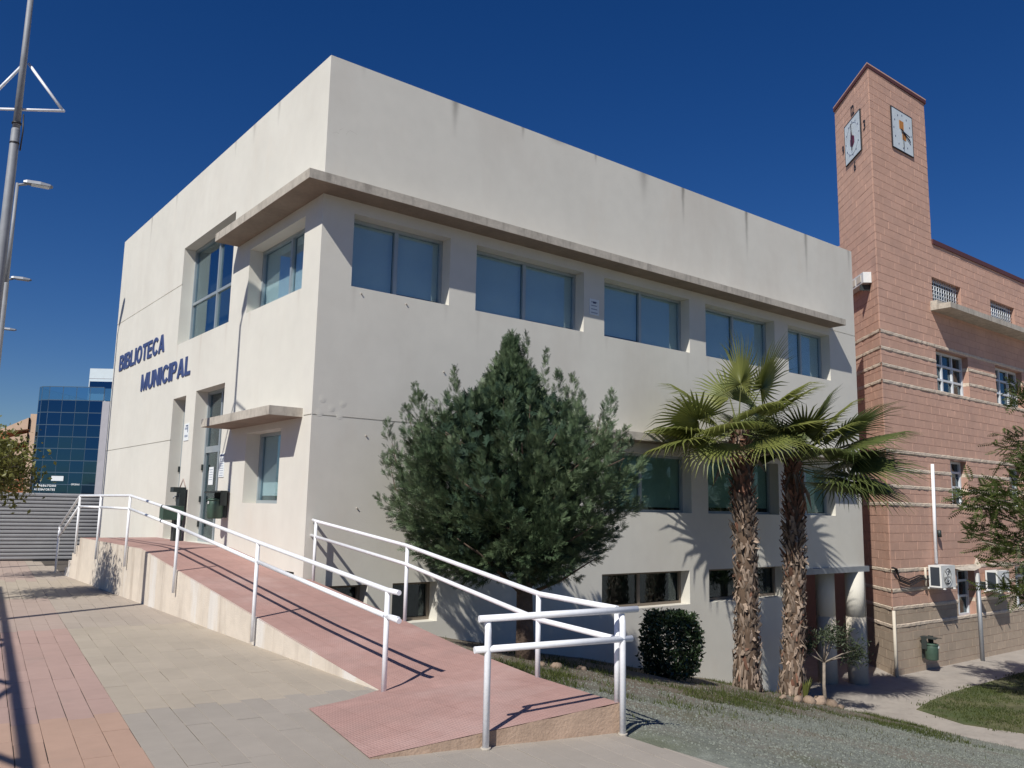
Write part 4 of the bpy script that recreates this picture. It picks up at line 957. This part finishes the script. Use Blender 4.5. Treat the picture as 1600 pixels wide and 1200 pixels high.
def spray_template(nl=6, spread=.33, wd=.045, nseed=1):
    r = np.random.default_rng(nseed); V = []; F = []
    def blade(p, d, L_, w_):
        d = np.array(d)/np.linalg.norm(d); s_ = np.array([d[1], -d[0], 0]); b = len(V)
        V.extend([p-s_*w_*.6, p+d*L_*.45+np.array([0, 0, .015])+s_*w_, p+d*L_, p+d*L_*.45+np.array([0, 0, .015])-s_*w_]); F.extend([(b, b+1, b+2), (b, b+2, b+3)])
    blade(np.zeros(3), (0, 1, .0), 1.0, wd)
    for k in range(nl):
        t_ = .12+.75*k/nl
        for sgn in (-1, 1):
            blade(np.array([0, t_, 0]), (sgn*.62, .8, r.uniform(-.35, .35)), (spread*(1.15-t_))*r.uniform(.8, 1.2)+.07, wd*.8)
    return np.array(V, float), np.array(F)
def tree_root(name, label, cat, x, y, z, group=None): return thing(name, label, cat, (x, y, z), group)
# ---- conifer
cx, cy = 7.95, 9.75; cz = gz(cx, cy)
cf = tree_root('cypress_tree', 'dense dark green bushy cypress in front of the library wall', 'tree', cx, cy, cz)
MB().tube([(cx+.05, cy, cz-.1), (cx+.03, cy, cz+.5), (cx, cy, cz+1.4), (cx, cy, 2.6), (cx, cy, 3.8)], [.15, .125, .11, .07, .02], 12).build('trunk', bark_con, cf)
ZR = np.array([.45, .7, .95, 1.3, 1.8, 2.2, 2.6, 3.0, 3.4, 3.75, 4.05, 4.3]); RR = np.array([.66, 1.05, 1.38, 1.66, 1.84, 1.92, 1.88, 1.52, .50, .28, .13, .04])
pos, dirs, scl, lay = [], [], [], []
def plume(base, tip, ctrl, wid, n, t0=.25, sz=(.12, .22)):
    """a feathery branch: sprays round a curved axis, thick in the middle and pointed at the tip"""
    for t_ in t0+(1-t0)*rng.random(n)**.85:
        p = base*(1-t_)**2+2*ctrl*t_*(1-t_)+tip*t_**2; d = 2*(ctrl-base)*(1-t_)+2*(tip-ctrl)*t_; d /= np.linalg.norm(d)
        o_ = rng.normal(0, 1, 3); o_ -= d*(o_@d); o_ /= np.linalg.norm(o_)+1e-9
        ww = wid*math.sin(math.pi*min(1, .25+.75*t_))**.7
        pos.append(p+o_*ww*rng.random()**.6*.8); dirs.append(d*.95+o_*rng.uniform(.25, .75)+np.array([0, 0, .12])); scl.append(rng.uniform(*sz)*(1 if t_ < .85 else .8)); lay.append(t_)
def branch(zt, az_, k, L_, wid, n, sz):
    lob = 1+.06*math.sin(3*az_+1.2*zt)+.05*math.sin(5*az_-2*zt+1); rt = np.interp(zt, ZR, RR)*lob*k
    o_ = np.array([math.cos(az_), math.sin(az_), 0]); tip = np.array([0, 0, zt])+o_*rt
    e_ = math.radians(np.interp(zt, [.6, 1.1, 1.6, 2.5, 3.4, 4.3], [-12, 8, 28, 50, 68, 88])+rng.normal(0, 7)); d = o_*math.cos(e_)+ez*math.sin(e_)
    base = tip-d*L_; ctrl = (base+tip)/2-ez*.06+o_*.05
    plume(base, tip, ctrl, wid, n, .05, sz)
for i in range(170):
    zt = .62+3.65*((i+.5)/170)**1.05+rng.normal(0, .07); branch(min(zt, 4.28), i*2.39996+rng.normal(0, .2), rng.uniform(.90, 1.07), rng.uniform(.75, 1.15), .11+.05*rng.random(), 62, (.12, .22))
for i in range(260):
    zt = .75+3.1*rng.random()**1.1; branch(zt, rng.uniform(0, 6.283), rng.uniform(.55, .92), rng.uniform(.5, .8), .16, 30, (.13, .22))
# sprigs that stand out of the outline
stems = []
for lat, dep, ztop, L_ in [(.0, 0, 4.25, 1.15), (.22, .1, 4.3, 1.2), (-.2, -.1, 3.95, .9), (.55, .1, 4.05, 1.1), (.72, -.2, 3.7, .8), (-.85, 0, 3.72, 1.0), (-1.0, .3, 3.4, .7), (-1.45, .1, 3.5, .9), (-1.3, -.3, 3.3, .6), (1.1, .1, 3.4, .65), (1.55, 0, 3.42, .85), (1.4, -.4, 3.15, .5),
          (-1.85, 0, 2.9, .7), (-1.9, .2, 2.4, .5), (1.8, -.1, 2.7, .6), (-1.6, .2, 3.15, .6), (.95, .2, 3.7, .7), (-.5, .3, 3.5, .7), (.3, -.9, 3.3, .6), (-.5, -.8, 3.2, .5), (.9, -.7, 3.1, .5), (-.1, -.5, 3.6, .7), (.4, .4, 3.8, .8), (1.7, .3, 2.2, .5), (-.3, .1, 3.75, .8)]:
    a, b, z = lat*.787+dep*.617, -lat*.617+dep*.787, ztop-L_; a, b = a*.9, b*.9
    stems.append((a, b, z))
    bs_ = np.array([a, b, z]); tp_ = bs_+np.array([a*.11, b*.11, L_]); plume(bs_-np.array([a*.12, b*.12, .25]), tp_, (bs_+tp_)/2+np.array([a, b, 0])*.06, .12 if abs(lat) > .7 else .08, int((115 if abs(lat) > .7 else 72)*L_), .0, (.085, .17))
pos = np.array(pos)+np.array([cx-.2, cy+.16, 0]); dirs = np.array(dirs); scl = np.array(scl); lay = np.array(lay)
keep = (pos[:, 1] < YC-.12); pos, dirs, scl, lay = pos[keep], dirs[keep], scl[keep], lay[keep]
T, F = spray_template(5, .40, .040); V, FF = stamp(T, F, pos, frames(dirs, rng.uniform(-1.2, 1.2, len(pos))), scl)
tag(link('crown', fast_mesh('crown', V, FF, [leaf_con]), cf), None)
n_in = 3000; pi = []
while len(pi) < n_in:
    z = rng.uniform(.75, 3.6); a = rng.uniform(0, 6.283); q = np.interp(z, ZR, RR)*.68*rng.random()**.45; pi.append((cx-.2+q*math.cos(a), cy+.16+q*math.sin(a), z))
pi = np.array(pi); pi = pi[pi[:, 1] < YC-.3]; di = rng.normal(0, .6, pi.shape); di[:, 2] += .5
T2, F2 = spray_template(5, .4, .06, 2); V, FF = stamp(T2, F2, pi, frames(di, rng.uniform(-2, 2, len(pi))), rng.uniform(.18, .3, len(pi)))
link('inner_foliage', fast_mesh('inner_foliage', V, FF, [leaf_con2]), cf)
m_ = MB()
for i in range(26):
    az_ = rng.uniform(0, 6.28); zt = rng.uniform(.9, 2.8); r = np.interp(zt, ZR, RR)*.8; m_.tube([(cx, cy, max(cz+.9, zt-.9)), (cx+math.cos(az_)*r*.5, cy+math.sin(az_)*r*.5, zt-.35), (cx+math.cos(az_)*r, cy+math.sin(az_)*r, zt)], [.035, .022, .006], 5)
for a, b, z in stems: m_.tube([(cx, cy, max(cz+.9, z-1.2)), (cx-.2+a*.6, cy+.16+b*.6, z-.35), (cx-.2+a, cy+.16+b, z), (cx-.2+a*1.06, cy+.16+b*1.06, z+.4)], [.03, .018, .01, .004], 5)
m_.build('limbs', bark_con, cf)
# ---- fan palms
def frond_mesh(seed, dark=False, droop=1.0, L_=.95, span=2.15, pet=.75, fused=.42):
    r = np.random.default_rng(seed); V = []; F = []; n = 34; mi = []
    def P(ang, rad, fold):      # blade in the xy plane, petiole along +y
        x = math.sin(ang)*rad; y = math.cos(ang)*rad+pet; 
        dr = droop*(.02+.62*max(0, rad/L_-.45)**1.9+.10*abs(ang/span)**2*rad/L_); dz = fold-dr*L_*.75
        return (x*(1-.10*dr), y*(1-.18*max(0, dr)), dz)
    for k in range(n):
        a0 = -span+2*span*k/n; a1 = -span+2*span*(k+1)/n; am = (a0+a1)/2
        ln = L_*(.62+.38*math.cos(am*.62))*r.uniform(.9, 1.06); b = len(V); fz = .018
        jit = r.normal(0, .02); tipdz = -abs(r.normal(0, .05))*droop
        V += [P(a0, .03, 0), P(a1, .03, 0), P(am, .03, fz), P(a0, ln*fused, 0), P(a1, ln*fused, 0), P(am, ln*fused, fz),
              P(am-.016+jit, ln*.74, 0), P(am+.016+jit, ln*.74, 0), P(am+jit, ln*.74, .008), tuple(np.array(P(am+jit*2.2, ln, 0))+np.array([0, 0, tipdz]))]
        F += [(b, b+2, b+5), (b, b+5, b+3), (b+2, b+1, b+4), (b+2, b+4, b+5), (b+3, b+5, b+8), (b+3, b+8, b+6), (b+5, b+4, b+7), (b+5, b+7, b+8), (b+6, b+8, b+9), (b+8, b+7, b+9)]
        mi += [0]*10
    for (y0, w0), (y1, w1) in zip([(0, .035), (pet*.5, .02), (pet, .014)], [(pet*.5, .02), (pet, .014), (pet+.12, .004)]):
        b = len(V); V += [(-w0, y0, 0), (w0, y0, 0), (0, y0, -w0*.8), (-w1, y1, 0), (w1, y1, 0), (0, y1, -w1*.8)]
        F += [(b, b+1, b+4), (b, b+4, b+3), (b+1, b+2, b+5), (b+1, b+5, b+4), (b+2, b, b+3), (b+2, b+3, b+5)]; mi += [1]*6
    return fast_mesh('frond', V, F, [leaf_palm_d if dark else leaf_palm, petiole_m], mi)
def palm(label, x, y, z, tx, ty, tz, rb, rt, seed, fr, dark):
    r = np.random.default_rng(seed); t_ = thing('fan_palm', label, 'palm tree', (x, y, z), 'pair of fan palms')
    B, Tp = np.array([x, y, z]), np.array([tx, ty, tz]); ts = np.linspace(0, 1, 9)
    def axis(q): return B+(Tp-B)*q+np.array([.06, -.02, 0])*math.sin(q*3.1)
    def rad(q): return np.interp(q, [0, .06, .2, .55, .8, .93, 1], [rb*1.25, rb*1.1, rb, rb*.93, (rb+rt)/2, rt, rt*.8])
    MB().tube([axis(q) for q in ts], [rad(q)*.84 for q in ts], 14).build('trunk_core', palm_core, t_)
    for k in range(7):
        a_ = r.uniform(0, 6.283); o_ = np.array([math.cos(a_), math.sin(a_), 0]); c_ = Tp-ez*r.uniform(.2, .5)+o_*rt; m_ = MB(); sd_ = np.cross(ez, o_)
        tp_ = c_+o_*r.uniform(.25, .5)-ez*r.uniform(.35, .8); m_.quad(c_-sd_*.02, c_+sd_*.02, (c_+tp_)/2+o_*.08+sd_*.03, tp_, (c_+tp_)/2+o_*.08-sd_*.03); m_.build('dead_frond', palm_boot, t_)
    V = []; F = []; mi = []
    nbt = 950
    for k in range(nbt):
        q = (k+.5)/nbt*1.0; an = k*2.39996+r.normal(0, .16); o_ = np.array([math.cos(an), math.sin(an), 0]); s_ = np.array([-o_[1], o_[0], 0]); R0 = rad(q)
        c = axis(q)+o_*R0*.86+ez*r.normal(0, .02); ln = r.uniform(.10, .20)*(1.4 if q < .16 else 1); w_ = r.uniform(.014, .05); out = r.uniform(.03, .11)*(1.3 if q > .55 else .8)
        up = 1 if q > .14 or r.random() < .4 else -1
        if q > .14 and r.random() < (.42 if q < .6 else .2): up = r.uniform(-.9, -.1)
        tw = r.normal(0, .6); s2 = s_*math.cos(tw)+ez*math.sin(tw); tip = c+ez*ln*up+o_*out+s_*r.normal(0, .035)
        b = len(V); V += [c-s2*w_, c+s2*w_, tip+s2*w_*r.uniform(.3, .8), tip-s2*w_*r.uniform(.3, .8), (c+tip)/2+o_*.025]
        F += [(b, b+1, b+4), (b+1, b+2, b+4), (b+2, b+3, b+4), (b+3, b, b+4)]; mi += [1 if (q > .72 and r.random() < .85) or r.random() < .08 else 0]*4
    tag(link('leaf_bases', fast_mesh('leaf_bases', V, F, [palm_boot, palm_boot_r], mi), t_), kind='stuff')
    top_ = Tp-ez*.08
    for k, (az_, e_, s_, v) in enumerate(fr):
        az_ = math.radians(az_); e_ = math.radians(e_); d = np.array([math.cos(az_)*math.cos(e_), math.sin(az_)*math.cos(e_), math.sin(e_)])
        Rm = frames(d[None])[0]; m4 = Matrix.Identity(4)
        for i in range(3):
            for j in range(3): m4[i][j] = Rm[i][j]*s_
        sp = Matrix.Rotation(r.normal(0, .28), 4, 'Y'); m4.translation = Vector(top_+d*.06+ez*r.uniform(-.12, .12))-Vector((x, y, z))
        o_ = link('frond', v, t_); o_.matrix_local = m4 @ sp
    return t_
fvar = [frond_mesh(31+k, False, dr, 1.22, sp, pt*1.15) for k, (dr, sp, pt) in enumerate(((.45, 2.0, .72), (.8, 2.15, .8), (1.15, 2.2, .78), (1.5, 2.1, .7)))]
fvard = [frond_mesh(41+k, True, dr, 1.28, sp, pt*1.35) for k, (dr, sp, pt) in enumerate(((.6, 2.0, .75), (1.0, 2.15, .85), (1.4, 2.2, .8)))]
# azimuths are plan angles from +X (which runs away to the right); the viewer stands towards 225 degrees
fr1 = [(232, 74, 1.0, fvar[0]), (312, 62, 1.08, fvar[0]), (60, 60, .85, fvar[1]), (140, 38, .95, fvar[2]), (160, 14, 1.0, fvar[2]), (147, -14, 1.12, fvar[2]), (138, 4, 1.12, fvar[3]), (205, 6, .9, fvar[3]),
       (245, 18, .82, fvar[3]), (262, -14, .8, fvar[3]), (322, 12, 1.0, fvar[1]), (335, 34, 1.02, fvar[1]), (310, -12, .9, fvar[2]), (100, 22, .8, fvar[2]), (30, 14, .85, fvar[2]), (178, -30, .85, fvar[3]), (296, 36, .95, fvar[2]), (118, -10, .8, fvar[3])]
palm('left fan palm of the pair, taller, with bright green upright fans', 14.25, 10.5, -1.95, 14.08, 10.45, 3.35, .235, .15, 5, fr1, False)
fr2 = [(285, 60, .85, fvard[0]), (130, 40, .9, fvard[1]), (85, 45, .9, fvar[2]), (190, 42, .8, fvar[2]), (318, 18, 1.18, fvard[1]), (306, 30, 1.12, fvard[0]), (312, 2, 1.2, fvard[0]), (322, -10, 1.15, fvard[1]), (290, 14, 1.05, fvard[1]), (300, -14, 1.0, fvard[2]), (330, 4, 1.15, fvard[0]),
       (60, 40, 1.0, fvard[1]), (40, 28, 1.0, fvard[1]), (50, 10, .95, fvard[2]), (100, 58, .95, fvard[0]), (262, 26, .95, fvar[2]), (236, 40, .85, fvar[1]),
       (250, 8, .85, fvard[2]), (215, 20, .85, fvard[2]), (280, -18, .85, fvard[2]), (340, -20, .9, fvard[2]), (70, 20, .8, fvard[2]), (150, 30, .85, fvard[2]), (275, 42, .95, fvar[1])]
palm('right fan palm of the pair, darker fans reaching over the pink wall', 15.5, 10.35, -2.15, 15.82, 10.38, 2.8, .22, .145, 6, fr2, True)
sk = thing('palm_sucker', 'small yellow green palm shoot at the foot of the right palm', 'plant', (15.3, 9.9, gz(15.3, 9.9)))
for k in range(9):
    a = math.radians(200+k*18); b = np.array([15.45, 10.0, gz(15.45, 10.0)]); m_ = MB(); tip = b+np.array([math.cos(a)*.16, math.sin(a)*.16, .42+.03*(k % 3)]); sd = np.array([-math.sin(a), math.cos(a), 0])*.03
    m_.quad(b-sd*.4, b+sd*.4, (b+tip)/2+sd+ez*.05, tip, (b+tip)/2-sd+ez*.05); m_.build('blade', leaf_palm, sk)
# stones round the palms
def stone_mesh(seed):
    r = np.random.default_rng(seed); V = []; F = []; n, m2 = 7, 4
    for j in range(m2+1):
        ph = math.pi*j/m2
        for i in range(n): th = 2*math.pi*i/n; q = r.uniform(.75, 1.15); V.append((math.sin(ph)*math.cos(th)*q, math.sin(ph)*math.sin(th)*q*.8, math.cos(ph)*.62*q))
    for j in range(m2):
        for i in range(n): F.append((j*n+i, j*n+(i+1) % n, (j+1)*n+(i+1) % n, (j+1)*n+i))
    return fast_mesh('stone', V, F, [stone_m])
sm_ = [stone_mesh(k) for k in range(5)]
sps = [(13.55, 9.25, .07), (14.2, 9.35, .12), (14.5, 9.3, .15), (14.75, 9.45, .10), (15.0, 9.4, .17), (15.3, 9.55, .10), (15.55, 9.5, .20), (15.85, 9.75, .13), (16.1, 9.8, .18), (16.4, 10.05, .12), (16.6, 10.0, .16), (14.05, 9.55, .08), 
       (7.75, 9.1, .07), (7.95, 9.0, .10), (8.55, 9.15, .09)]
for k, (x, y, s_) in enumerate(sps):
    pal = k < 12; o_ = link('garden_stone', sm_[k % 5]); o_.location = (x, y, gz(x, y)+s_*.25); o_.scale = (s_, s_, s_); o_.rotation_euler = (random.gauss(0, .2), random.gauss(0, .2), random.uniform(0, 6))
    ord_ = ['first', 'second', 'third', 'fourth', 'fifth', 'sixth', 'seventh', 'eighth', 'ninth', 'tenth', 'eleventh', 'twelfth', 'thirteenth', 'fourteenth', 'fifteenth', 'sixteenth', 'seventeenth', 'eighteenth']; rk = sorted(range(len(sps)), key=lambda i_: (i_ >= 12, sps[i_][0]*.787-sps[i_][1]*.617)).index(k)
    tag(o_, ord_[rk if pal else rk-12]+(' stone from the left in the border at the foot of the palms' if pal else ' stone from the left round the cypress trunk'), 'stone', 'stones at the palms' if pal else 'stones at the cypress')
# ---- leafy masses
def leaf_cloud(n, fn, size, seed, shape=(.5, 1.0)):
    r = np.random.default_rng(seed); pos = np.array([fn(r) for _ in range(n)]); d = r.normal(0, 1, (n, 3)); d[:, 2] += .25
    T = np.array([(0, 0, 0), (shape[0]*.5, shape[1]*.45, .06), (0, shape[1], 0), (-shape[0]*.5, shape[1]*.45, .06)]); F = np.array([(0, 1, 2), (0, 2, 3)])
    return stamp(T, F, pos, frames(d, r.uniform(-3, 3, n)), r.uniform(.7, 1.3, n)*size)
# clipped cylinder shrub
sx, sy = 11.8, 10.3; sz = gz(sx, sy)
sh = thing('clipped_shrub', 'dark green rounded clipped shrub below the basement window', 'shrub', (sx, sy, sz))
def fsh(r):
    a = r.uniform(0, 6.283); u = r.random(); lump = 1+.07*math.sin(5*a+3*u)+.07*math.sin(3*a+u*6)+.05*r.normal()
    z = u*1.05; prof_ = np.interp(u, [0, .12, .5, .8, .95, 1], [.33, .47, .53, .49, .36, .12]); rr = prof_*lump*(1-.5*r.random()**3); 
    if r.random() < .2: rr *= r.random()**.5; z = .88+.2*r.random()
    return (sx+rr*math.cos(a), sy+rr*math.sin(a), sz+.06+z)
V, F = leaf_cloud(8000, fsh, .075, 3); link('foliage', fast_mesh('foliage', V, F, [leaf_shrub]), sh)
m_ = MB()
for k in range(7): a = k*.9; m_.tube([(sx+.06*math.cos(a), sy+.06*math.sin(a), sz-.05), (sx+.3*math.cos(a), sy+.3*math.sin(a), sz+.9)], [.025, .012], 5)
m_.build('stems', bark_grey, sh)
# small oleander-like tree
ox, oy = 16.75, 10.35; oz = gz(ox, oy)
ol = thing('young_tree', 'young tree with a thin pale trunk before the open passage', 'tree', (ox, oy, oz))
tk = np.array([ox, oy, oz]); fk = tk+np.array([.06, .05, .95]); m_ = MB(); m_.tube([tk-ez*.05, tk+np.array([-.02, .02, .5]), fk], [.045, .035, .03], 8)
br = []
for dx, dy, dz in ((.85, -.55, .35), (.35, -.2, .65), (-.4, .3, .55), (.6, .1, .8), (-.1, -.1, .75), (.95, -.3, .1), (-.55, .45, .3)):
    e_ = fk+np.array([dx, dy, dz])*.8; m_.tube([fk, (fk+e_)/2+ez*.04, e_], [.02, .014, .007], 5); br.append(e_)
m_.build('trunk', bark_grey, ol)
cl = [(e_-(e_-fk)*.12, .2) for e_ in br]+[(fk+np.array([.55, -.38, .35]), .34), (fk+np.array([.35, -.2, .6]), .3), (fk+np.array([-.3, .22, .5]), .28), (fk+np.array([.7, -.42, .12]), .24)]
def fol(r):
    c, q = cl[r.integers(len(cl))]; v = r.normal(0, 1, 3); v /= np.linalg.norm(v); return c+v*q*r.random()**.45
V, F = leaf_cloud(1500, fol, .10, 4, (.26, 1.0)); link('crown', fast_mesh('crown', V, F, [leaf_olive]), ol)
# street trees at the left edge
def street_tree(label, x, y, zc, rx, rz, seed, n):
    t_ = thing('street_tree', label, 'tree', (x, y, 0), 'small street trees on the plaza'); r0 = np.random.default_rng(seed)
    m_ = MB(); m_.tube([(x, y, -.02), (x+.02, y, .8), (x, y, zc-.3)], [.07, .055, .045], 8); tips = []
    for k in range(34):
        a = r0.uniform(0, 6.283); e_ = math.asin(r0.uniform(-.55, 1)); q = r0.uniform(.75, 1.05); tp_ = np.array([x+rx*q*math.cos(a)*math.cos(e_), y+rx*q*math.sin(a)*math.cos(e_), zc+rz*q*math.sin(e_)]); tips.append(tp_)
        m_.tube([(x, y, zc-.35), (np.array([x, y, zc-.1])+tp_)/2, tp_], [.022, .013, .005], 4)
    m_.build('trunk', bark_grey, t_)
    def f_(r):
        c = tips[r.integers(len(tips))]; v = r.normal(0, .17, 3); w_ = r.random()**.4; return np.array([x, y, zc-.1])+(c-np.array([x, y, zc-.1]))*w_+v
    V, F = leaf_cloud(n, f_, .08, seed, (.55, 1)); link('crown', fast_mesh('crown', V, F, [leaf_street]), t_)
street_tree('olive yellow leafed street tree at the left edge, nearer one', 1.55, 16.25, 2.12, .98, .66, 11, 7000)
street_tree('olive yellow leafed street tree at the left edge, farther one behind', 1.95, 20.6, 2.05, .85, .6, 12, 4500)
# feathery tree at the right edge
fx0, fy0 = 21.9, 7.55
ftr = thing('feathery_tree', 'feathery leaved green tree at the right edge in front of the pink building', 'tree', (fx0, fy0, -2.64))
m_ = MB(); m_.tube([(fx0, fy0, -2.7), (fx0+.05, fy0, -1.2), (fx0, fy0, .4), (fx0-.1, fy0+.1, 2.2), (fx0, fy0+.1, 4.6)], [.16, .13, .11, .07, .03], 10); lim = []
r0 = np.random.default_rng(21)
for k in range(84):
    z0 = r0.uniform(-.6, 4.2); a = r0.uniform(0, 6.283); L_ = r0.uniform(.6, 1.0)*np.interp(z0, [-.6, .2, 1.0, 1.8, 2.4, 3.4, 4.4], [1.0, 1.9, 2.15, 1.5, .55, 1.15, .8]); b = np.array([fx0, fy0, z0]); d = np.array([math.cos(a), math.sin(a), r0.uniform(.05, .55)]); e_ = b+d*L_
    if abs(z0-3.2) < .5 and r0.random() < .6: continue
    m_.tube([b, (b+e_)/2+ez*.1, e_], [.04, .022, .008], 5); lim.append((b, e_))
m_.build('trunk', bark_grey, ftr)
T = []; F = []
for k in range(9):
    y_ = .1+.9*k/9; ln = .26*math.sin(math.pi*(.15+.8*k/9))
    for sg in (-1, 1):
        b = len(T); T += [(0, y_-.02, -.12*y_**2), (sg*ln*.5, y_+.05, -.12*y_**2-.01), (sg*ln, y_+.05, -.12*y_**2-.06), (sg*ln*.5, y_-.035, -.12*y_**2-.02)]; F += [(b, b+1, b+2), (b, b+2, b+3)]
T = np.array(T); F = np.array(F); pos = []; dirs = []
for b, e_ in lim:
    for k in range(int(10+13*np.linalg.norm(e_-b))):
        t_ = r0.random()**.6; p = b+(e_-b)*(.25+.8*t_)+ez*.1*math.sin(t_*3)+r0.normal(0, .13, 3); pos.append(p); dd = (e_-b)/np.linalg.norm(e_-b)+r0.normal(0, .6, 3)+ez*-.15; dirs.append(dd)
pos = np.array(pos); dirs = np.array(dirs); V, FF = stamp(T, F, pos, frames(dirs, r0.normal(0, .5, len(pos))), r0.uniform(.3, .5, len(pos)))
link('crown', fast_mesh('crown', V, FF, [leaf_feather]), ftr)
# ---- grass and gravel on the slope, lawn
def blades(n, pick, h, seed, wd=.006):
    r = np.random.default_rng(seed); P = []
    while len(P) < n:
        q = pick(r)
        if q is not None: P.append(q)
    P = np.array(P); d = r.normal(0, .45, (n, 3)); d[:, 2] = 1
    T = np.array([(-wd/h, 0, 0), (wd/h, 0, 0), (0, 1, .12)]); return stamp(T, np.array([(0, 1, 2)]), P, frames(d, r.uniform(-3, 3, n)), r.uniform(.5, 1.3, n)*h)
def nz(x, y, s_=1.0): return math.sin(1.7*x*s_+.6*y*s_)+math.sin(.9*y*s_*1.6-1.1*x*s_+2)+.7*math.sin(3.3*x*s_+2.7*y*s_+1)+.5*math.sin(6.1*x*s_-5.3*y*s_)
def band(x, y):      # distance-like coordinate across the slope: grassy strip follows the line from the ramp to the small tree
    return y-(7.9+.02*(x-6))
def pick_g(r):
    x = r.uniform(5.2, 17.2); y = r.uniform(3.0, 11.6)
    c = 7.9+.01*(x-6)+.5*math.sin(.8*x); w_ = math.exp(-((y-c)/1.15)**2)*1.0+math.exp(-((y-10.9)/.8)**2)*.3
    if x < 5.8+.0*y and y > 6: return None
    if r.random() > w_*max(0, .25+.5*nz(x, y, 1.25)): return None
    if y < 9.2 and x < 4.75+(y-4.65)*.19+.35: return None
    return (x, y, gz(x, y)+und(x, y)-.012)
V, F = blades(16000, pick_g, .075, 31); tag(link('slope_grass', fast_mesh('slope_grass', V, F, [leaf_grass])), 'short patchy green grass growing in a band across the gravel slope', 'grass', kind='stuff')
def pick_d(r):
    x = r.uniform(5.2, 17.2); y = r.uniform(3.0, 9.5)
    if y < 9.2 and x < 4.75+(y-4.65)*.19+.3: return None
    if r.random() > max(0, .35+.35*nz(x+3, y-2, .8)) * (1 if y > 5 else .35): return None
    return (x, y, gz(x, y)+und(x, y)-.01)
V, F = blades(6000, pick_d, .045, 32, .004); tag(link('dry_grass', fast_mesh('dry_grass', V, F, [leaf_dry])), 'dry straw coloured grass scattered thinly over the gravel slope', 'grass', kind='stuff')
def pick_p(r):
    x = r.uniform(4.8, 17.2); y = r.uniform(2.0, 11.5)
    if y < 9.2 and x < 4.75+max(0, y-4.65)*.19+.1: return None
    return (x, y, gz(x, y)+und(x, y)-.001)
r = np.random.default_rng(33); P = []
while len(P) < 36000:
    q = pick_p(r)
    if q and r.random() > np.interp(q[1]+.5*nz(q[0], q[1], .9), [5.6, 6.8, 8.0, 9.5], [1, .55, .16, .12]): continue
    if q: P.append(q)
P = np.array(P); T = np.array([(1, 0, 0), (-.5, .85, 0), (-.5, -.85, 0), (.1, 0, .75)], float); V, F = stamp(T, np.array([(0, 1, 3), (1, 2, 3), (2, 0, 3)]), P, frames(np.tile([0, 1., 0], (len(P), 1))+r.normal(0, .25, (len(P), 3))*np.array([3, 1, .2])), r.uniform(.006, .017, len(P)))
tag(link('slope_gravel', fast_mesh('slope_gravel', V, F, [pebble_m])), 'grey green gravel strewn over the garden slope', 'gravel', kind='stuff')
from mathutils.geometry import intersect_point_line
def inpoly(x, y, pl):
    c = False
    for i in range(len(pl)):
        (x1_, y1_), (x2_, y2_) = pl[i], pl[i-1]
        if (y1_ > y) != (y2_ > y) and x < (x2_-x1_)*(y-y1_)/(y2_-y1_)+x1_: c = not c
    return c
def pick_l(r):
    x = r.uniform(18.6, 27); y = r.uniform(4.5, 10.35)
    if not inpoly(x+r.normal(0, .10)+.12*math.sin(5*y), y+r.normal(0, .10)+.10*math.sin(4.3*x)+.06*math.sin(11*x), lawn_poly): return None
    if r.random() > .55+.28*nz(x, y, 1.3): return None
    return (x, y, -2.645)
V, F = blades(20000, pick_l, .05, 34, .008); tag(link('lawn_grass', fast_mesh('lawn_grass', V, F, [leaf_grass])), 'bright green lawn grass beside the lower pavement at right', 'grass', kind='stuff')
# fallen palm debris by the path
db = thing('dry_palm_litter', 'dry brown twigs and palm litter heaped by the lower path', 'litter', (17.0, 9.6, gz(17, 9.6)))
for k in range(26):
    x = 16.9+rng.uniform(-.35, .6); y = 9.55-.5*(x-16.9)+rng.normal(0, .12); a = rng.uniform(0, 3.14); L_ = rng.uniform(.1, .28); z = gz(x, y)+.02
    MB().tube([(x, y, z), (x+math.cos(a)*L_, y+math.sin(a)*L_*.6, z+rng.uniform(0, .05))], .009, 4).build('twig', palm_boot, db)
